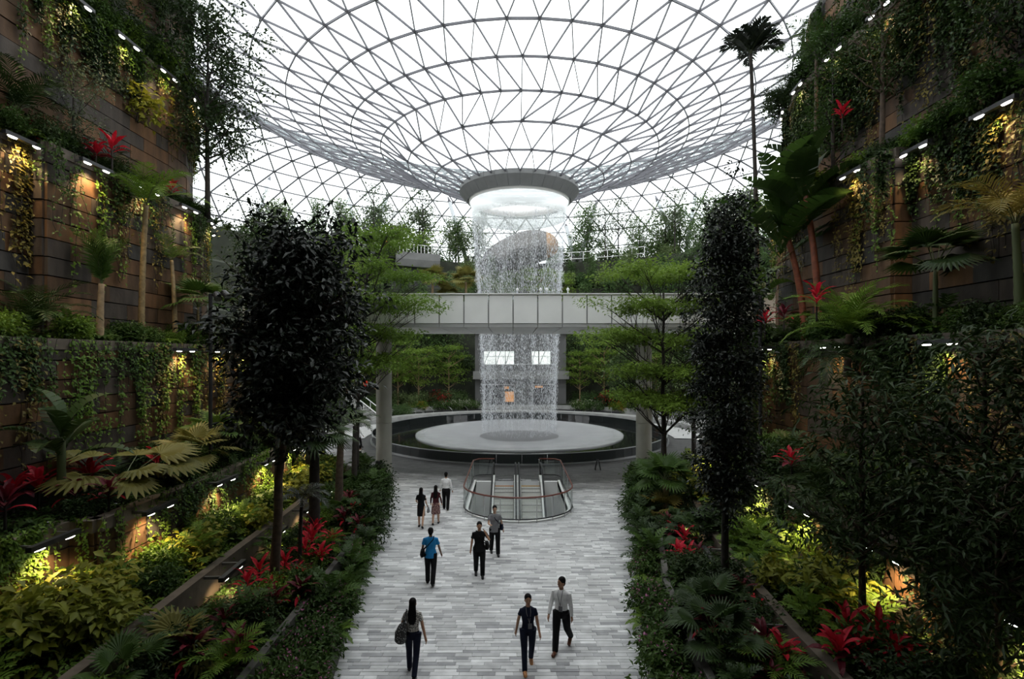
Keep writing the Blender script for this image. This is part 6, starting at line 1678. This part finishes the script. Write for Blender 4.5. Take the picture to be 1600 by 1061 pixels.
person('man in a bright blue polo shirt walking away with a black messenger bag', g(673, 912), PI, 1.72, ((0.12, 0.10), (-0.18, 0.3)), ((0.0, 0.2, 0.25, 0.0), (0.1, 0.22, 0.25, 0.0)), 'brown', 'short', 'blue', 'black', 'shoe', 0.65, fine=True, voxel=.011, bag=messenger(1))
person('man in a black shirt walking towards the camera holding a phone to his ear', g(749, 902), 0.1, 1.74, ((0.05, 0.08), (-0.15, 0.35)), ((0.85, 0.4, 2.5, 0.85), (-0.05, 0.15, 0.15, 0.0)), 'tan', 'short', 'black', 'black', 'shoe', 0.6, fine=True, voxel=.011, bag=phone_bag)
person('man in grey walking towards the camera with a navy bag in front of the escalators', g(773, 866), 0.15, 1.72, ((0.22, 0.08), (-0.18, 0.2)), ((-0.1, 0.2, 0.25, 0.0), (0.5, 0.15, 1.2, 0.3)), 'fair', 'short', 'grey', 'black', 'shoe', 0.6, voxel=.012, bag=messenger(1, 'navy'))
person('woman with long hair in a black dress walking away with a grey handbag', g(658, 824), PI, 1.62, ((0.15, 0.1), (-0.2, 0.3)), ((0.25, 0.2, 0.9, 0.2), (0.0, 0.15, 0.6, 0.0)), 'fair', 'long', 'black', None, 'shoe', 0.7, female=True, voxel=.012, dress=True, bag=handbag(-1, 'grey'))
person('woman with long hair in a wine top and floral skirt walking away', g(681, 819), PI, 1.62, ((-0.15, 0.25), (0.18, 0.1)), ((0.1, 0.2, 0.4, 0.1), (0.05, 0.2, 0.4, 0.1)), 'fair', 'long', 'wine', 'floral', 'shoe', 1.2, skirt=(0.47, .21), female=True, voxel=.012)
person('man in a white shirt walking away beside the floral skirt', g(697, 796), PI, 1.70, ((0.15, 0.1), (-0.18, 0.2)), ((0.1, 0.18, 0.3, 0.0), (-0.1, 0.18, 0.3, 0.0)), 'tan', 'short', 'white', 'black', 'shoe', 2, voxel=.013, tuck=True)
person('person with a black backpack walking beyond the left bed', g(563, 740), PI, 1.70, ((0.15, 0.1), (-0.15, 0.2)), ((0.1, 0.15, 0.3, 0.0), (-0.1, 0.15, 0.3, 0.0)), 'tan', 'short', 'white', 'black', 'shoe', 0.7, voxel=.014, bag=worn_pack)
person('person in a pale shirt walking left of the fountain basin', g(560, 699), 1.2, 1.70, ((0.3, 0.1), (-0.3, 0.2)), ((0.3, 0.15, 0.3, 0.0), (-0.3, 0.15, 0.3, 0.0)), 'tan', 'short', 'white', 'black', 'shoe', 2, voxel=.014)
p = at(571, 626, 57.6)
person('person in a red top at the top of the plaza stair', (p.x, p.y, 2.95), 0.3, 1.68, ((0.0, 0.0), (0.1, 0.1)), ((0.2, 0.15, 0.9, 0.2), (0.2, 0.15, 0.9, 0.2)), 'tan', 'short', 'red', 'black', 'shoe', 0.7, voxel=.018)
a = math.radians(123.3)
person('person in a red shirt on the high balcony among the trees', (FX + 34.2 * math.cos(a), FY + 34.2 * math.sin(a), 22.3), 0.3, 1.7, ((0, 0), (0.1, 0.1)), ((0.2, 0.15, 0.6, 0.2), (0.2, 0.15, 0.6, 0.2)), 'tan', 'short', 'red', 'black', 'shoe', 0.7, voxel=.02)
remesh_all()
